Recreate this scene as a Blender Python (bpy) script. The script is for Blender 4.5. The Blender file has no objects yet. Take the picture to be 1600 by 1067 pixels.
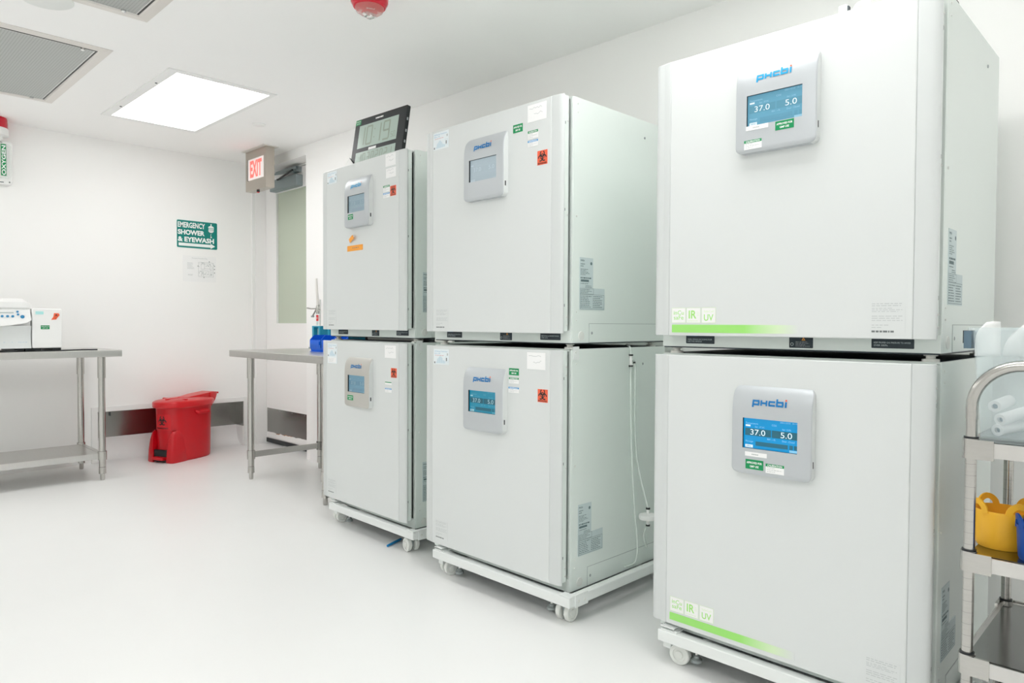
import bpy, math, random
from mathutils import Vector, Matrix
random.seed(7)
C = bpy.context.scene.collection
PI = math.pi

# ------------------------------------------------------------------ materials
MATS = {}
def mat(name, col, rough=.5, metal=0., spec=.5, emit=None, estr=0., trans=0., alpha=1., ior=1.45, noise=0., nscale=40., bump=0., stretch=None, coat=0.):
    m = bpy.data.materials.new(name); m.use_nodes = True
    nt = m.node_tree; b = nt.nodes['Principled BSDF']
    b.inputs['Base Color'].default_value = (*col, 1)
    b.inputs['Roughness'].default_value = rough
    b.inputs['Metallic'].default_value = metal
    b.inputs['Specular IOR Level'].default_value = spec
    b.inputs['IOR'].default_value = ior
    b.inputs['Coat Weight'].default_value = coat
    b.inputs['Transmission Weight'].default_value = trans
    b.inputs['Alpha'].default_value = alpha
    if emit:
        b.inputs['Emission Color'].default_value = (*emit, 1)
        b.inputs['Emission Strength'].default_value = estr
    if noise or bump:
        tc = nt.nodes.new('ShaderNodeTexCoord'); mp = nt.nodes.new('ShaderNodeMapping')
        nz = nt.nodes.new('ShaderNodeTexNoise'); nz.inputs['Scale'].default_value = nscale
        nz.inputs['Detail'].default_value = 4
        if stretch: mp.inputs['Scale'].default_value = stretch
        nt.links.new(tc.outputs['Object'], mp.inputs['Vector']); nt.links.new(mp.outputs['Vector'], nz.inputs['Vector'])
        if noise:
            mr = nt.nodes.new('ShaderNodeMapRange')
            mr.inputs['To Min'].default_value = 1 - noise; mr.inputs['To Max'].default_value = 1 + noise
            mx = nt.nodes.new('ShaderNodeMix'); mx.data_type = 'RGBA'; mx.blend_type = 'MULTIPLY'
            mx.inputs['Factor'].default_value = 1
            mx.inputs[6].default_value = (*col, 1)
            nt.links.new(nz.outputs['Fac'], mr.inputs['Value']); nt.links.new(mr.outputs['Result'], mx.inputs[7])
            nt.links.new(mx.outputs[2], b.inputs['Base Color'])
        if bump:
            bp = nt.nodes.new('ShaderNodeBump'); bp.inputs['Strength'].default_value = bump
            bp.inputs['Distance'].default_value = .002
            nt.links.new(nz.outputs['Fac'], bp.inputs['Height']); nt.links.new(bp.outputs['Normal'], b.inputs['Normal'])
    MATS[name] = m
    return m

mat('wall', (.925, .923, .914), .55, noise=.008, nscale=2, spec=.3)
mat('ceil', (.94, .938, .93), .6, noise=.008, nscale=2, spec=.3)
mat('cover', (.80, .82, .80), .5, noise=.01)
mat('floor', (.87, .875, .87), .30, noise=.015, nscale=3, spec=.5)
mat('cove', (.86, .865, .863), .4, noise=.01, nscale=6)
mat('door_paint', (.88, .875, .865), .45, noise=.006, nscale=3)
mat('white', (.86, .865, .855), .4, noise=.006, nscale=9)
mat('inc', (.685, .713, .708), .33, noise=.006, nscale=4)
mat('inc_body', (.755, .815, .785), .38, noise=.008, nscale=5)
mat('rail', (.78, .81, .80), .4, noise=.008)
mat('inc_strip', (.635, .664, .66), .40, metal=.05, noise=.01, nscale=6)
mat('silver', (.50, .53, .55), .38, metal=.2, noise=.008, nscale=12)
mat('silver_beige', (.52, .51, .475), .38, metal=.2, noise=.008, nscale=12)
mat('gasket', (.012, .02, .018), .6, noise=.05)
mat('black', (.014, .018, .02), .4, noise=.06)
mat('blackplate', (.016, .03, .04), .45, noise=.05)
mat('darkgrey', (.09, .11, .12), .5, noise=.05)
mat('grey', (.36, .39, .40), .5, noise=.03)
mat('ink', (.17, .19, .19), .6, noise=.03)
mat('inklight', (.52, .55, .55), .6, noise=.03)
mat('inkblue', (.25, .45, .62), .6, noise=.03)
mat('inkpale', (.55, .70, .78), .6, noise=.03)
mat('inkred', (.65, .25, .22), .6, noise=.03)
mat('paper', (.89, .895, .895), .6, noise=.01)
mat('paperblue', (.80, .86, .885), .6, noise=.01)
mat('latch', (.11, .18, .235), .4, noise=.02)
mat('core', (.10, .19, .26), .5, noise=.03)
mat('plate', (.56, .65, .66), .45, noise=.02)
mat('plateink', (.13, .19, .20), .6, noise=.03)
mat('greenst', (.0, .27, .085), .45, noise=.03)
mat('bluest', (.03, .32, .68), .45, noise=.03)
mat('orange', (.86, .13, .055), .5, noise=.03)
mat('tape', (.95, .38, .04), .55, noise=.03)
mat('logoblue', (.004, .18, .47), .4, noise=.02)
mat('logocyan', (.008, .33, .62), .4, noise=.02)
mat('lime', (.36, .74, .19), .45, noise=.02)
mat('limepale', (.66, .84, .52), .45, noise=.02)
mat('steel', (.50, .49, .465), .19, metal=1., noise=.06, nscale=30, stretch=(1, 1, 8))
mat('steelh', (.62, .61, .59), .30, metal=1., noise=.05, nscale=25, stretch=(8, 1, 1))
mat('steeld', (.33, .325, .31), .24, metal=1., noise=.05, nscale=18, stretch=(1, 1, .15))
mat('shelf', (.30, .30, .295), .16, metal=1., noise=.05, nscale=10)
mat('steel_warm', (.52, .475, .42), .26, metal=1., noise=.07, nscale=20)
mat('chrome', (.75, .75, .74), .18, metal=1., noise=.02)
mat('mesh', (.40, .42, .41), .5, metal=.3, noise=.04)
mat('frame_al', (.74, .715, .68), .4, metal=.3, noise=.03, nscale=20)
mat('lamp', (.9, .9, .9), .5, emit=(1, .992, .985), estr=7.5)
mat('red', (.58, .002, .010), .28, noise=.03, nscale=12, coat=.2)
mat('redlid', (.64, .005, .012), .3, noise=.03, nscale=12, coat=.2)
mat('redbeacon', (.62, .0, .02), .2, noise=.02, coat=.4)
mat('redlens', (.80, .35, .32), .12, alpha=.38)
mat('redlabel', (.66, .010, .018), .5, noise=.02)
mat('teal', (.0, .22, .19), .4, noise=.02)
mat('signwhite', (.88, .92, .91), .45, noise=.01)
mat('exitred', (.9, .1, .08), .4, emit=(1, .12, .1), estr=1.2)
mat('exitface', (.74, .70, .68), .4, emit=(1, .93, .9), estr=.25)
mat('closer', (.27, .32, .33), .45, metal=.3, noise=.03)
mat('pane', (.52, .58, .47), .08, noise=.01, nscale=2, spec=.6)
mat('rust', (.42, .20, .08), .8, noise=.25, nscale=60)
mat('clear', (.90, .95, .94), .12, alpha=.16)
mat('tubclear', (.76, .87, .89), .22, alpha=.24)
mat('bagclear', (.90, .93, .94), .30, alpha=.45)
mat('bagwhite', (.90, .905, .89), .45, alpha=.85)
mat('tissue', (.90, .91, .90), .6, noise=.02)
mat('tube', (.88, .94, .91), .15, alpha=.55)
mat('yellow', (.93, .50, .03), .4, noise=.03)
mat('blue', (.006, .07, .34), .4, noise=.03)
mat('binblue', (.0, .13, .72), .35, noise=.03)
mat('tealplastic', (.01, .30, .45), .35, noise=.03)
mat('penblue', (.01, .24, .55), .35, noise=.03)
mat('pvc', (.80, .80, .76), .4, noise=.01)
mat('lcd', (.47, .58, .52), .25, noise=.01, nscale=3)
mat('lcdink', (.30, .36, .29), .4, noise=.01)
mat('castorwhite', (.72, .74, .71), .45, noise=.02)
mat('castorgrey', (.33, .37, .37), .45, noise=.02)
mat('brown', (.30, .23, .17), .5, noise=.05)
mat('button', (.04, .26, .50), .4, noise=.02)
mat('cyanst', (.42, .80, .78), .5, noise=.02)
def screen_mats(tag, bg, band, bar, txt, dim, s):
    for k, c in (('bg', bg), ('band', band), ('bar', bar), ('txt', txt), ('dim', dim)):
        mat('scr_%s_%s' % (tag, k), tuple(v * .5 for v in c), .25, emit=c, estr=s)
screen_mats('bright', (.0, .27, .60), (.02, .12, .17), (.015, .13, .20), (.75, .92, 1), (.25, .60, .85), .75)
screen_mats('pale', (.13, .36, .50), (.11, .31, .42), (.12, .33, .46), (.80, .92, .97), (.32, .60, .75), .6)
screen_mats('tealish', (.01, .22, .34), (.015, .10, .14), (.01, .11, .16), (.30, .55, .62), (.08, .36, .48), .7)
screen_mats('faded', (.36, .45, .50), (.35, .44, .49), (.355, .445, .495), (.45, .55, .60), (.39, .48, .53), .55)
screen_mats('greyed', (.27, .37, .42), (.24, .34, .39), (.26, .35, .41), (.33, .43, .48), (.30, .40, .45), .55)
screen_mats('slate', (.15, .30, .40), (.13, .26, .35), (.14, .27, .36), (.28, .43, .50), (.20, .36, .45), .55)

# green stripe printed so that it fades out to one end
def stripe_mat():
    m = bpy.data.materials.new('stripe'); m.use_nodes = True; nt = m.node_tree; b = nt.nodes['Principled BSDF']
    b.inputs['Roughness'].default_value = .4
    tc = nt.nodes.new('ShaderNodeTexCoord'); sp = nt.nodes.new('ShaderNodeSeparateXYZ'); rp = nt.nodes.new('ShaderNodeValToRGB')
    nt.links.new(tc.outputs['Generated'], sp.inputs['Vector']); nt.links.new(sp.outputs['Y'], rp.inputs['Fac'])
    nt.links.new(rp.outputs['Color'], b.inputs['Base Color'])
    e = rp.color_ramp.elements
    e[0].position = 0; e[0].color = (.685, .713, .708, 1)
    e[1].position = .40; e[1].color = (.33, .74, .17, 1)
    n = e.new(.15); n.color = (.66, .82, .54, 1)
    MATS['stripe'] = m
stripe_mat()

# fine perforated sheet for the ceiling diffusers
def perf_mat():
    m = bpy.data.materials.new('perforated'); m.use_nodes = True; nt = m.node_tree; b = nt.nodes['Principled BSDF']
    b.inputs['Roughness'].default_value = .45; b.inputs['Metallic'].default_value = .35
    tc = nt.nodes.new('ShaderNodeTexCoord'); v = nt.nodes.new('ShaderNodeTexVoronoi'); v.inputs['Scale'].default_value = 80
    v.inputs['Randomness'].default_value = 0
    rp = nt.nodes.new('ShaderNodeValToRGB'); rp.color_ramp.elements[0].position = .28; rp.color_ramp.elements[1].position = .42
    rp.color_ramp.elements[0].color = (.10, .115, .11, 1); rp.color_ramp.elements[1].color = (.46, .48, .465, 1)
    nt.links.new(tc.outputs['Object'], v.inputs['Vector']); nt.links.new(v.outputs['Distance'], rp.inputs['Fac'])
    nt.links.new(rp.outputs['Color'], b.inputs['Base Color'])
    MATS['perforated'] = m
perf_mat()

# ------------------------------------------------------------------ text outlines
FCACHE = {}
def glyphs(s, bold=0.):
    k = (s, bold)
    if k in FCACHE: return FCACHE[k]
    cu = bpy.data.curves.new('t', 'FONT'); cu.body = s; cu.size = 1; cu.resolution_u = 5 if len(s) <= 6 else 2; cu.offset = bold
    cu.fill_mode = 'FRONT'
    o = bpy.data.objects.new('t', cu); C.objects.link(o)
    me = bpy.data.meshes.new_from_object(o)
    v = [(p.co.x, p.co.y) for p in me.vertices]; f = [tuple(p.vertices) for p in me.polygons]
    bpy.data.objects.remove(o); bpy.data.curves.remove(cu); bpy.data.meshes.remove(me)
    FCACHE[k] = (v, f)
    return FCACHE[k]

# ------------------------------------------------------------------ mesh builder
class MB:
    def __init__(s):
        s.v = []; s.f = []; s.fm = []; s.fs = []; s.mats = []
        s.frame()
    def frame(s, o=(0, 0, 0), r=(1, 0, 0), u=(0, 1, 0)):
        s.o = Vector(o); s.r = Vector(r).normalized(); s.u = Vector(u).normalized(); s.n = s.r.cross(s.u)
        return s
    def P(s, a, b, c): return s.o + s.r * a + s.u * b + s.n * c
    def mi(s, m):
        if m not in s.mats: s.mats.append(m)
        return s.mats.index(m)
    def add(s, vs, fs, m, smooth=False):
        k = len(s.v); s.v += [tuple(s.P(*p)) for p in vs]
        i = s.mi(m)
        for f in fs:
            s.f.append(tuple(k + j for j in f)); s.fm.append(i); s.fs.append(smooth)
    def quad(s, a0, a1, b0, b1, c, m):
        s.add([(a0, b0, c), (a1, b0, c), (a1, b1, c), (a0, b1, c)], [(0, 1, 2, 3)], m)
    def box(s, a0, a1, b0, b1, c0, c1, m):
        v = [(x, y, z) for z in (c0, c1) for y in (b0, b1) for x in (a0, a1)]
        s.add(v, [(0, 2, 3, 1), (4, 5, 7, 6), (0, 1, 5, 4), (2, 6, 7, 3), (0, 4, 6, 2), (1, 3, 7, 5)], m)
    def prism(s, pts, c0, c1, m, smooth=False, m_side=None):
        n = len(pts)
        v = [(x, y, c0) for x, y in pts] + [(x, y, c1) for x, y in pts]
        s.add(v, [tuple(range(n - 1, -1, -1)), tuple(range(n, 2 * n))], m)
        k = len(s.v) - 2 * n; i = s.mi(m_side or m)
        for j in range(n):
            q = (j + 1) % n
            s.f.append((k + j, k + q, k + n + q, k + n + j)); s.fm.append(i); s.fs.append(smooth)
    def rr(s, a0, a1, b0, b1, r, seg=5):
        pts = []
        for cx, cy, t in ((a1 - r, b0 + r, -90), (a1 - r, b1 - r, 0), (a0 + r, b1 - r, 90), (a0 + r, b0 + r, 180)):
            for k in range(seg + 1):
                q = math.radians(t + 90 * k / seg); pts.append((cx + r * math.cos(q), cy + r * math.sin(q)))
        return pts
    def rbox(s, a0, a1, b0, b1, c0, c1, r, m, ch=0., seg=5):
        """rounded-rectangle slab with chamfered front and back edges"""
        if ch <= 0: return s.prism(s.rr(a0, a1, b0, b1, r, seg), c0, c1, m, True)
        ch = min(ch, abs(c1 - c0) * .49)
        L = [(ch, c0), (0, c0 + ch), (0, c1 - ch), (ch, c1)]
        rings = [[(x, y, c) for x, y in s.rr(a0 + d, a1 - d, b0 + d, b1 - d, max(r - d, .0004), seg)] for d, c in L]
        s.loft(rings, m, True, True)
    def loft(s, rings, m, cap0=True, cap1=True, smooth=True, closed=True):
        n = len(rings[0]); v = [p for r in rings for p in r]; f = []
        for i in range(len(rings) - 1):
            for j in range(n if closed else n - 1):
                q = (j + 1) % n
                f.append((i * n + j, i * n + q, (i + 1) * n + q, (i + 1) * n + j))
        k = len(s.v); s.add(v, f, m, smooth)
        i = s.mi(m)
        if cap0: s.f.append(tuple(k + j for j in range(n - 1, -1, -1))); s.fm.append(i); s.fs.append(False)
        if cap1: s.f.append(tuple(k + (len(rings) - 1) * n + j for j in range(n))); s.fm.append(i); s.fs.append(False)
    def cyl(s, p0, p1, r0, m, r1=None, seg=16, caps=True, smooth=True):
        s.tube([p0, p1], [r0, r0 if r1 is None else r1], m, seg, caps, smooth)
    def tube(s, path, rad, m, seg=12, caps=True, smooth=True):
        P = [Vector(p) for p in path]
        if not isinstance(rad, (list, tuple)): rad = [rad] * len(P)
        T = []
        for i in range(len(P)):
            d = (P[min(i + 1, len(P) - 1)] - P[max(i - 1, 0)])
            T.append(d.normalized() if d.length > 1e-9 else Vector((0, 0, 1)))
        ref = Vector((0, 0, 1)) if abs(T[0].z) < .9 else Vector((1, 0, 0))
        x = T[0].cross(ref).normalized()
        rings = []
        for i, p in enumerate(P):
            x = (x - T[i] * x.dot(T[i]))
            x = x.normalized() if x.length > 1e-6 else T[i].orthogonal().normalized()
            y = T[i].cross(x)
            rings.append([tuple(p + (x * math.cos(2 * PI * k / seg) + y * math.sin(2 * PI * k / seg)) * rad[i]) for k in range(seg)])
        s.loft(rings, m, caps, caps, smooth)
    def lathe(s, prof, m, seg=28, o=(0, 0, 0), caps=True, sx=1., sy=1.):
        """profile of (radius, height) about the frame's normal through o"""
        rings = [[(o[0] + r * sx * math.cos(2 * PI * k / seg), o[1] + r * sy * math.sin(2 * PI * k / seg), o[2] + h) for k in range(seg)] for r, h in prof]
        s.loft(rings, m, caps, caps, True)
    def text(s, t, a, b, h, c, m, w=None, align='L', bold=0., cf=None, rot=0.):
        """h = capital height; w = squeeze to this width"""
        v, f = glyphs(t, bold)
        if not v: return
        hv, _ = glyphs('H', bold); H = max(y for x, y in hv) - min(y for x, y in hv)
        y0 = min(y for x, y in hv)
        x0 = min(x for x, y in v); x1 = max(x for x, y in v)
        sy = h / H; sx = sy if w is None else w / (x1 - x0)
        W = (x1 - x0) * sx
        off = {'L': 0, 'C': -W / 2, 'R': -W}[align]
        out = []
        for x, y in v:
            X = (x - x0) * sx + off; Y = (y - y0) * sy
            if rot: X, Y = X * math.cos(rot) - Y * math.sin(rot), X * math.sin(rot) + Y * math.cos(rot)
            A = a + X; B = b + Y
            out.append((A, B, c + (cf(A, B) if cf else 0)))
        s.add(out, f, m)
    def ribbon(s, pts, t, c, m, cf=None, closed=False, step=None):
        P = [Vector((p[0], p[1])) for p in pts]
        if step:
            Q = []
            rng = range(len(P) if closed else len(P) - 1)
            for i in rng:
                p, q = P[i], P[(i + 1) % len(P)]; n = max(1, int((q - p).length / step))
                Q += [p.lerp(q, k / n) for k in range(n)]
            if not closed: Q.append(P[-1])
            P = Q
        n = len(P); L = []
        for i in range(n):
            a = P[(i - 1) % n] if (closed or i > 0) else None
            b = P[(i + 1) % n] if (closed or i < n - 1) else None
            d1 = (P[i] - a).normalized() if a is not None else None
            d2 = (b - P[i]).normalized() if b is not None else None
            d1 = d1 if d1 is not None else d2; d2 = d2 if d2 is not None else d1
            n1 = Vector((-d1.y, d1.x)); n2 = Vector((-d2.y, d2.x)); k = (n1 + n2)
            k = k.normalized() if k.length > 1e-6 else n1
            L.append(k * (t / 2 / max(.4, k.dot(n1))))
        v = []
        for p, k in zip(P, L):
            for q in (p + k, p - k): v.append((q.x, q.y, c + (cf(q.x, q.y) if cf else 0)))
        f = []
        for i in range(n if closed else n - 1):
            j = (i + 1) % n; f.append((2 * i + 1, 2 * j + 1, 2 * j, 2 * i))
        s.add(v, f, m)
    def lines(s, a0, a1, b0, b1, n, c, m, fill=.5, seed=0, ragged=.35, gap=.16):
        """rows of print too small to read, broken into words"""
        R = random.Random(seed * 77 + n); dh = (b1 - b0) / n
        for i in range(n):
            y = b1 - (i + .5) * dh; x = a0; end = a1 - (a1 - a0) * ragged * R.random()
            while x < end:
                w = (a1 - a0) * (.06 + .14 * R.random()); e = min(x + w, end)
                s.quad(x, e, y - dh * fill / 2, y + dh * fill / 2, c, m)
                x = e + (a1 - a0) * gap * .22
    def build(s, name, parent=None, bevel=0., auto=True):
        me = bpy.data.meshes.new(name); me.from_pydata(s.v, [], s.f)
        for m in s.mats: me.materials.append(MATS[m])
        me.polygons.foreach_set('material_index', s.fm); me.polygons.foreach_set('use_smooth', s.fs)
        me.update()
        o = bpy.data.objects.new(name, me); C.objects.link(o)
        if parent is not None: o.parent = parent
        if any(s.fs):
            try: me.set_sharp_from_angle(angle=math.radians(38))
            except Exception: pass
        if bevel:
            b = o.modifiers.new('bevel', 'BEVEL'); b.width = bevel; b.segments = 2; b.limit_method = 'ANGLE'; b.angle_limit = math.radians(40)
        return o

def thing(name, label, cat, loc=(0, 0, 0), rz=0., group=None):
    o = bpy.data.objects.new(name, None); C.objects.link(o)
    o.location = loc; o.rotation_euler = (0, 0, rz); o.empty_display_size = .1
    o['label'] = label; o['category'] = cat
    if group: o['group'] = group
    return o
def tag(o, label, cat, group=None, loc=None):
    o['label'] = label; o['category'] = cat
    if group: o['group'] = group
    if loc: o.location = loc
    return o
def struct(o): o['kind'] = 'structure'; return o
def lab(o, text): o['label'] = text; return o

FRONT = dict(r=(0, -1, 0), u=(0, 0, 1))      # a face that looks towards -x
SIDE = dict(r=(1, 0, 0), u=(0, 0, 1))        # a face that looks towards -y
DOWN = dict(r=(1, 0, 0), u=(0, -1, 0))       # a face that looks down
UP = dict(r=(1, 0, 0), u=(0, 1, 0))

# ------------------------------------------------------------------ room shell
XW, YB, ZC = 2.79, 5.95, 2.44
XL, YF = -4.6, -5.0
T = .2
m = MB(); m.box(XL - T, XW + .6, YF - T, YB + .5, -.12, 0, 'floor')
struct(m.build('floor'))
m = MB(); m.box(XL - T, XW + .6, YF - T, YB + .5, ZC, ZC + .12, 'ceil'); struct(m.build('ceiling'))
# back wall with the low recess cut into it
RX0, RX1, RZ = 1.588, 2.722, .385
m = MB()
m.box(XL - T, RX0, YB, YB + .3, 0, ZC, 'wall'); m.box(RX1, XW + .6, YB, YB + .3, 0, ZC, 'wall'); m.box(RX0, RX1, YB, YB + .3, RZ, ZC, 'wall')
struct(m.build('wall_back'))
# right wall with the door opening
DY0, DY1, DZ = 4.99, 5.925, 2.365
m = MB()
m.box(XW, XW + .3, YF - T, DY0, 0, ZC, 'wall'); m.box(XW, XW + .3, DY0, YB, DZ, ZC, 'wall'); m.box(XW + .035, XW + .3, DY1, YB, 0, DZ, 'wall')
struct(m.build('wall_right'))
m = MB(); m.box(XL - T, XL, YF, YB, 0, ZC, 'wall'); struct(m.build('wall_left'))
m = MB(); m.box(XL - T, XW + .3, YF - T, YF, 0, ZC, 'wall'); struct(m.build('wall_front'))
# recess: white frame, steel lining, floor coving run up into it
m = MB().frame((0, YB, 0), **SIDE)
m.box(RX0 - .042, RX0, 0, RZ + .038, 0, .012, 'white'); m.box(RX1, RX1 + .024, 0, RZ + .038, 0, .012, 'white')
m.box(RX0, RX1, RZ, RZ + .038, 0, .012, 'white')
struct(m.build('trim_1', bevel=.002))
m = MB().frame((0, YB, 0), **SIDE)
m.box(RX0, RX1, .10, RZ, -.15, -.14, 'steeld'); m.box(RX0, RX0 + .006, .17, RZ, -.14, -.002, 'steelh'); m.box(RX1 - .006, RX1, .17, RZ, -.14, -.002, 'steeld')
m.box(RX0, RX1, RZ - .006, RZ, -.14, -.002, 'steeld')
m.box(RX0 + .12, RX0 + .126, RZ - .05, RZ - .006, -.139, -.125, 'darkgrey')
struct(m.build('trim_2'))
m = MB().frame((RX0, YB, 0), r=(0, 1, 0), u=(0, 0, 1))
cv = [(.02 + .112 * math.sin(math.radians(t)), .17 - .17 * math.cos(math.radians(t))) for t in range(0, 91, 10)]
m.prism(cv + [(.139, .17), (.139, .0)], .006, RX1 - RX0 - .006, 'cove', True)
m.frame(); m.box(RX0, RX0 + .006, YB + .002, YB + .14, 0, .17, 'cove'); m.box(RX1 - .006, RX1, YB + .002, YB + .14, 0, .17, 'cove')
struct(m.build('baseboard_back'))
m = MB()
pr = [(XW, 0), (XW - .03, 0), (XW - .016, .006), (XW - .008, .018), (XW - .005, .035), (XW - .005, .10), (XW, .10)]
m.frame((0, 4.93, 0), r=(1, 0, 0), u=(0, 0, 1)); m.prism(pr, 0, 4.93 - YF, 'cove', True)
struct(m.build('baseboard_right'))

# ------------------------------------------------------------------ door (in the right wall)
XD = 2.92
d = bpy.data.objects.new('door_1', None); C.objects.link(d); d.location = (XD, 5.45, 0); d['kind'] = 'structure'
d['label'] = 'white door with a narrow window, steel kick plate and grey closer'
def DF(): return MB().frame((0, 0, 0), **FRONT)
yy = lambda y: -(y - 5.45)         # world y -> frame a
a0, a1 = yy(DY1), yy(DY0)
WZ0, WZ1, WY0, WY1 = 1.055, 2.185, 5.735, 5.12
m = DF(); za, zb = .012, 2.345
for (p, q, r_, t_) in ((a0 + .006, yy(WY0), za, zb), (yy(WY1), a1 - .006, za, zb), (yy(WY0), yy(WY1), za, WZ0), (yy(WY0), yy(WY1), WZ1, zb)):
    m.box(p, q, r_, t_, -.045, 0, 'door_paint')
m.build('door_leaf', d)
m = DF(); m.box(yy(WY0) - .0, yy(WY1) + .0, WZ0, WZ1, -.03, -.016, 'pane'); lab(m.build('window_pane', d), 'tall grey-green glass pane')
m = DF()
for p, q, r_, t_ in ((yy(WY0), yy(WY0) + .008, WZ0, WZ1), (yy(WY1) - .008, yy(WY1), WZ0, WZ1), (yy(WY0), yy(WY1), WZ0, WZ0 + .008), (yy(WY0), yy(WY1), WZ1 - .008, WZ1)):
    m.box(p, q, r_, t_, -.017, .003, 'white')
m.build('window_bead', d)
m = DF(); k0, k1 = a0 + .02, a1 - .03
m.box(k0, k1, .065, .317, 0, .003, 'steeld')
for i in range(5):
    x = k0 + .02 + i * (k1 - k0 - .04) / 4; m.lathe([(.004, .003), (.003, .0045)], 'chrome', 8, (x, .305, 0))
kp = m.build('kick_plate', d); lab(kp, 'dark brushed steel kick plate')
m = DF(); R = random.Random(3)
n = 26; xs = [k0 + (k1 - k0) * i / n for i in range(n + 1)]
tops = [.108 + R.uniform(-.005, .005) for _ in xs]
for i in range(n):
    m.add([(xs[i], .062, .0046), (xs[i + 1], .062, .0046), (xs[i + 1], tops[i + 1], .0046), (xs[i], tops[i], .0046)], [(0, 1, 2, 3)], 'white')
    if R.random() < .45:
        e = R.uniform(.002, .008)
        m.add([(xs[i], tops[i] - e, .005), (xs[i + 1], tops[i + 1] - e * .6, .005), (xs[i + 1], tops[i + 1], .005), (xs[i], tops[i], .005)], [(0, 1, 2, 3)], 'rust')
m.box(k0, k1, .060, .066, 0, .004, 'white')
lab(m.build('worn_strip', kp), 'peeling white strip with rust marks along the kick plate')
m = DF(); m.box(a0 + .01, a1 - .01, .014, .052, 0, .006, 'black'); m.build('door_sweep', d)
m = DF()   # closer: body, arm, shoe
c0, c1 = yy(5.735), yy(5.275)
m.rbox(c0, c1, 2.182, 2.275, .0, .058, .008, 'closer', .004)
cl = m.build('door_closer', d)
m = DF()
m.box(c1 - .115, c1 - .02, 2.300, 2.342, .0, .045, 'closer')
m.box(c0 + .10, c1 - .02, 2.318, 2.338, .030, .055, 'closer')
m.tube([(c1 - .06, 2.312, .06), (c0 + .20, 2.262, .075), (c0 + .17, 2.262, .075)], .008, 'black', 8)
m.tube([(c1 - .06, 2.30, .05), (c0 + .02, 2.322, .07)], .009, 'closer', 8)
m.build('closer_arm', cl)
m = MB()   # frame
m.box(XW + .036, XD + .06, DY1 - .003, DY1 + .02, 0, DZ - .001, 'door_paint'); m.box(XD, XD + .06, DY0 + .004, DY1 - .003, 2.349, DZ - .001, 'door_paint')
m.box(XW + .001, XD + .06, DY0 + .0005, DY0 + .004, 0, DZ - .001, 'door_paint')
m.box(XW + .008, XW + .0345, DY1 + .002, YB - .0005, 0, DZ - .001, 'white')
o = m.build('door_frame', d); o.location = (-XD, -5.45, 0)

# ------------------------------------------------------------------ ceiling fittings
def ceiling_light(x0, x1, y0, y1, label):
    t = thing('ceiling_light', label, 'ceiling light', ((x0 + x1) / 2, (y0 + y1) / 2, ZC))
    w, h = (x1 - x0) / 2, (y1 - y0) / 2
    m = MB().frame((0, 0, 0), **DOWN)
    for p in ((-w - .055, w + .03, -h - .04, -h), (-w - .055, w + .03, h, h + .04), (-w - .055, -w, -h, h), (w, w + .03, -h, h)):
        m.box(*p, 0, .006, 'white')
    for sx in (-w - .02,):
        for sy in (-h * .55, h * .55): m.lathe([(.007, .006), (.006, .009)], 'darkgrey', 8, (sx, sy, 0))
    m.build('light_frame', t)
    m = MB().frame((0, 0, 0), **DOWN); m.box(-w, w, -h, h, .0005, .004, 'lamp'); m.build('diffuser', t)
    return t
ceiling_light(1.488, 2.025, 4.055, 5.192, 'bright white rectangular ceiling light panel above the back of the room')
LY = [(1.62, .92), (1.75, -2.7)] + [(x, y) for x in (-.45, -2.65) for y in (4.62, .80, -2.7)]  # unseen panels, added to fill the room with lower-angle light
for (x, y) in LY:
    t = ceiling_light(x - .27, x + .27, y - .57, y + .57, 'unseen ceiling light panel added outside the picture to brighten the room')
    t['group'] = 'added fill lights outside the picture'

def diffuser(x0, x1, y0, y1, label):
    t = thing('air_diffuser', label, 'air vent', ((x0 + x1) / 2, (y0 + y1) / 2, ZC))
    w, h = (x1 - x0) / 2, (y1 - y0) / 2; b = .052
    m = MB().frame((0, 0, 0), **DOWN)
    rings = [[(-w + d_, -h + d_, c), (w - d_, -h + d_, c), (w - d_, h - d_, c), (-w + d_, h - d_, c)] for d_, c in ((0, 0), (.0, .003), (b * .9, .007), (b, .0005))]
    m.loft(rings, 'frame_al', False, False, smooth=False)
    m.build('vent_frame', t)
    m = MB().frame((0, 0, 0), **DOWN)
    m.box(-w + b, w - b, -h + b, h - b, .0003, .001, 'black')
    m.build('shadow_gap', t)
    g = b + .017
    m = MB().frame((0, 0, 0), **DOWN); m.box(-w + g, w - g, -h + g, h - g, .001, .004, 'perforated'); pf = m.build('perforated_face', t)
    m = MB().frame((0, 0, 0), **DOWN)
    for p in ((-w + g - .004, w - g + .004, -h + g - .004, -h + g), (-w + g - .004, w - g + .004, h - g, h - g + .004), (-w + g - .004, -w + g, -h + g, h - g), (w - g, w - g + .004, -h + g, h - g)):
        m.box(*p, .001, .006, 'chrome')
    m.build('face_rim', pf)
    for sx, sy in ((w - g - .05, -h + g), (w - g - .05, h - g), (-w + g + .05, -h + g), (-w + g + .05, h - g)):
        m = MB().frame((0, 0, 0), **DOWN); m.lathe([(.011, .001), (.011, .012), (.006, .016)], 'chrome', 12, (sx, sy, 0)); m.build('thumb_screw', t)
diffuser(.55, 1.150, 3.975, 5.205, 'large grey perforated ceiling vent in a metal frame, left of the light')
diffuser(.55, 1.150, 2.26, 3.487, 'grey perforated ceiling vent cut off by the top of the picture')

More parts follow.
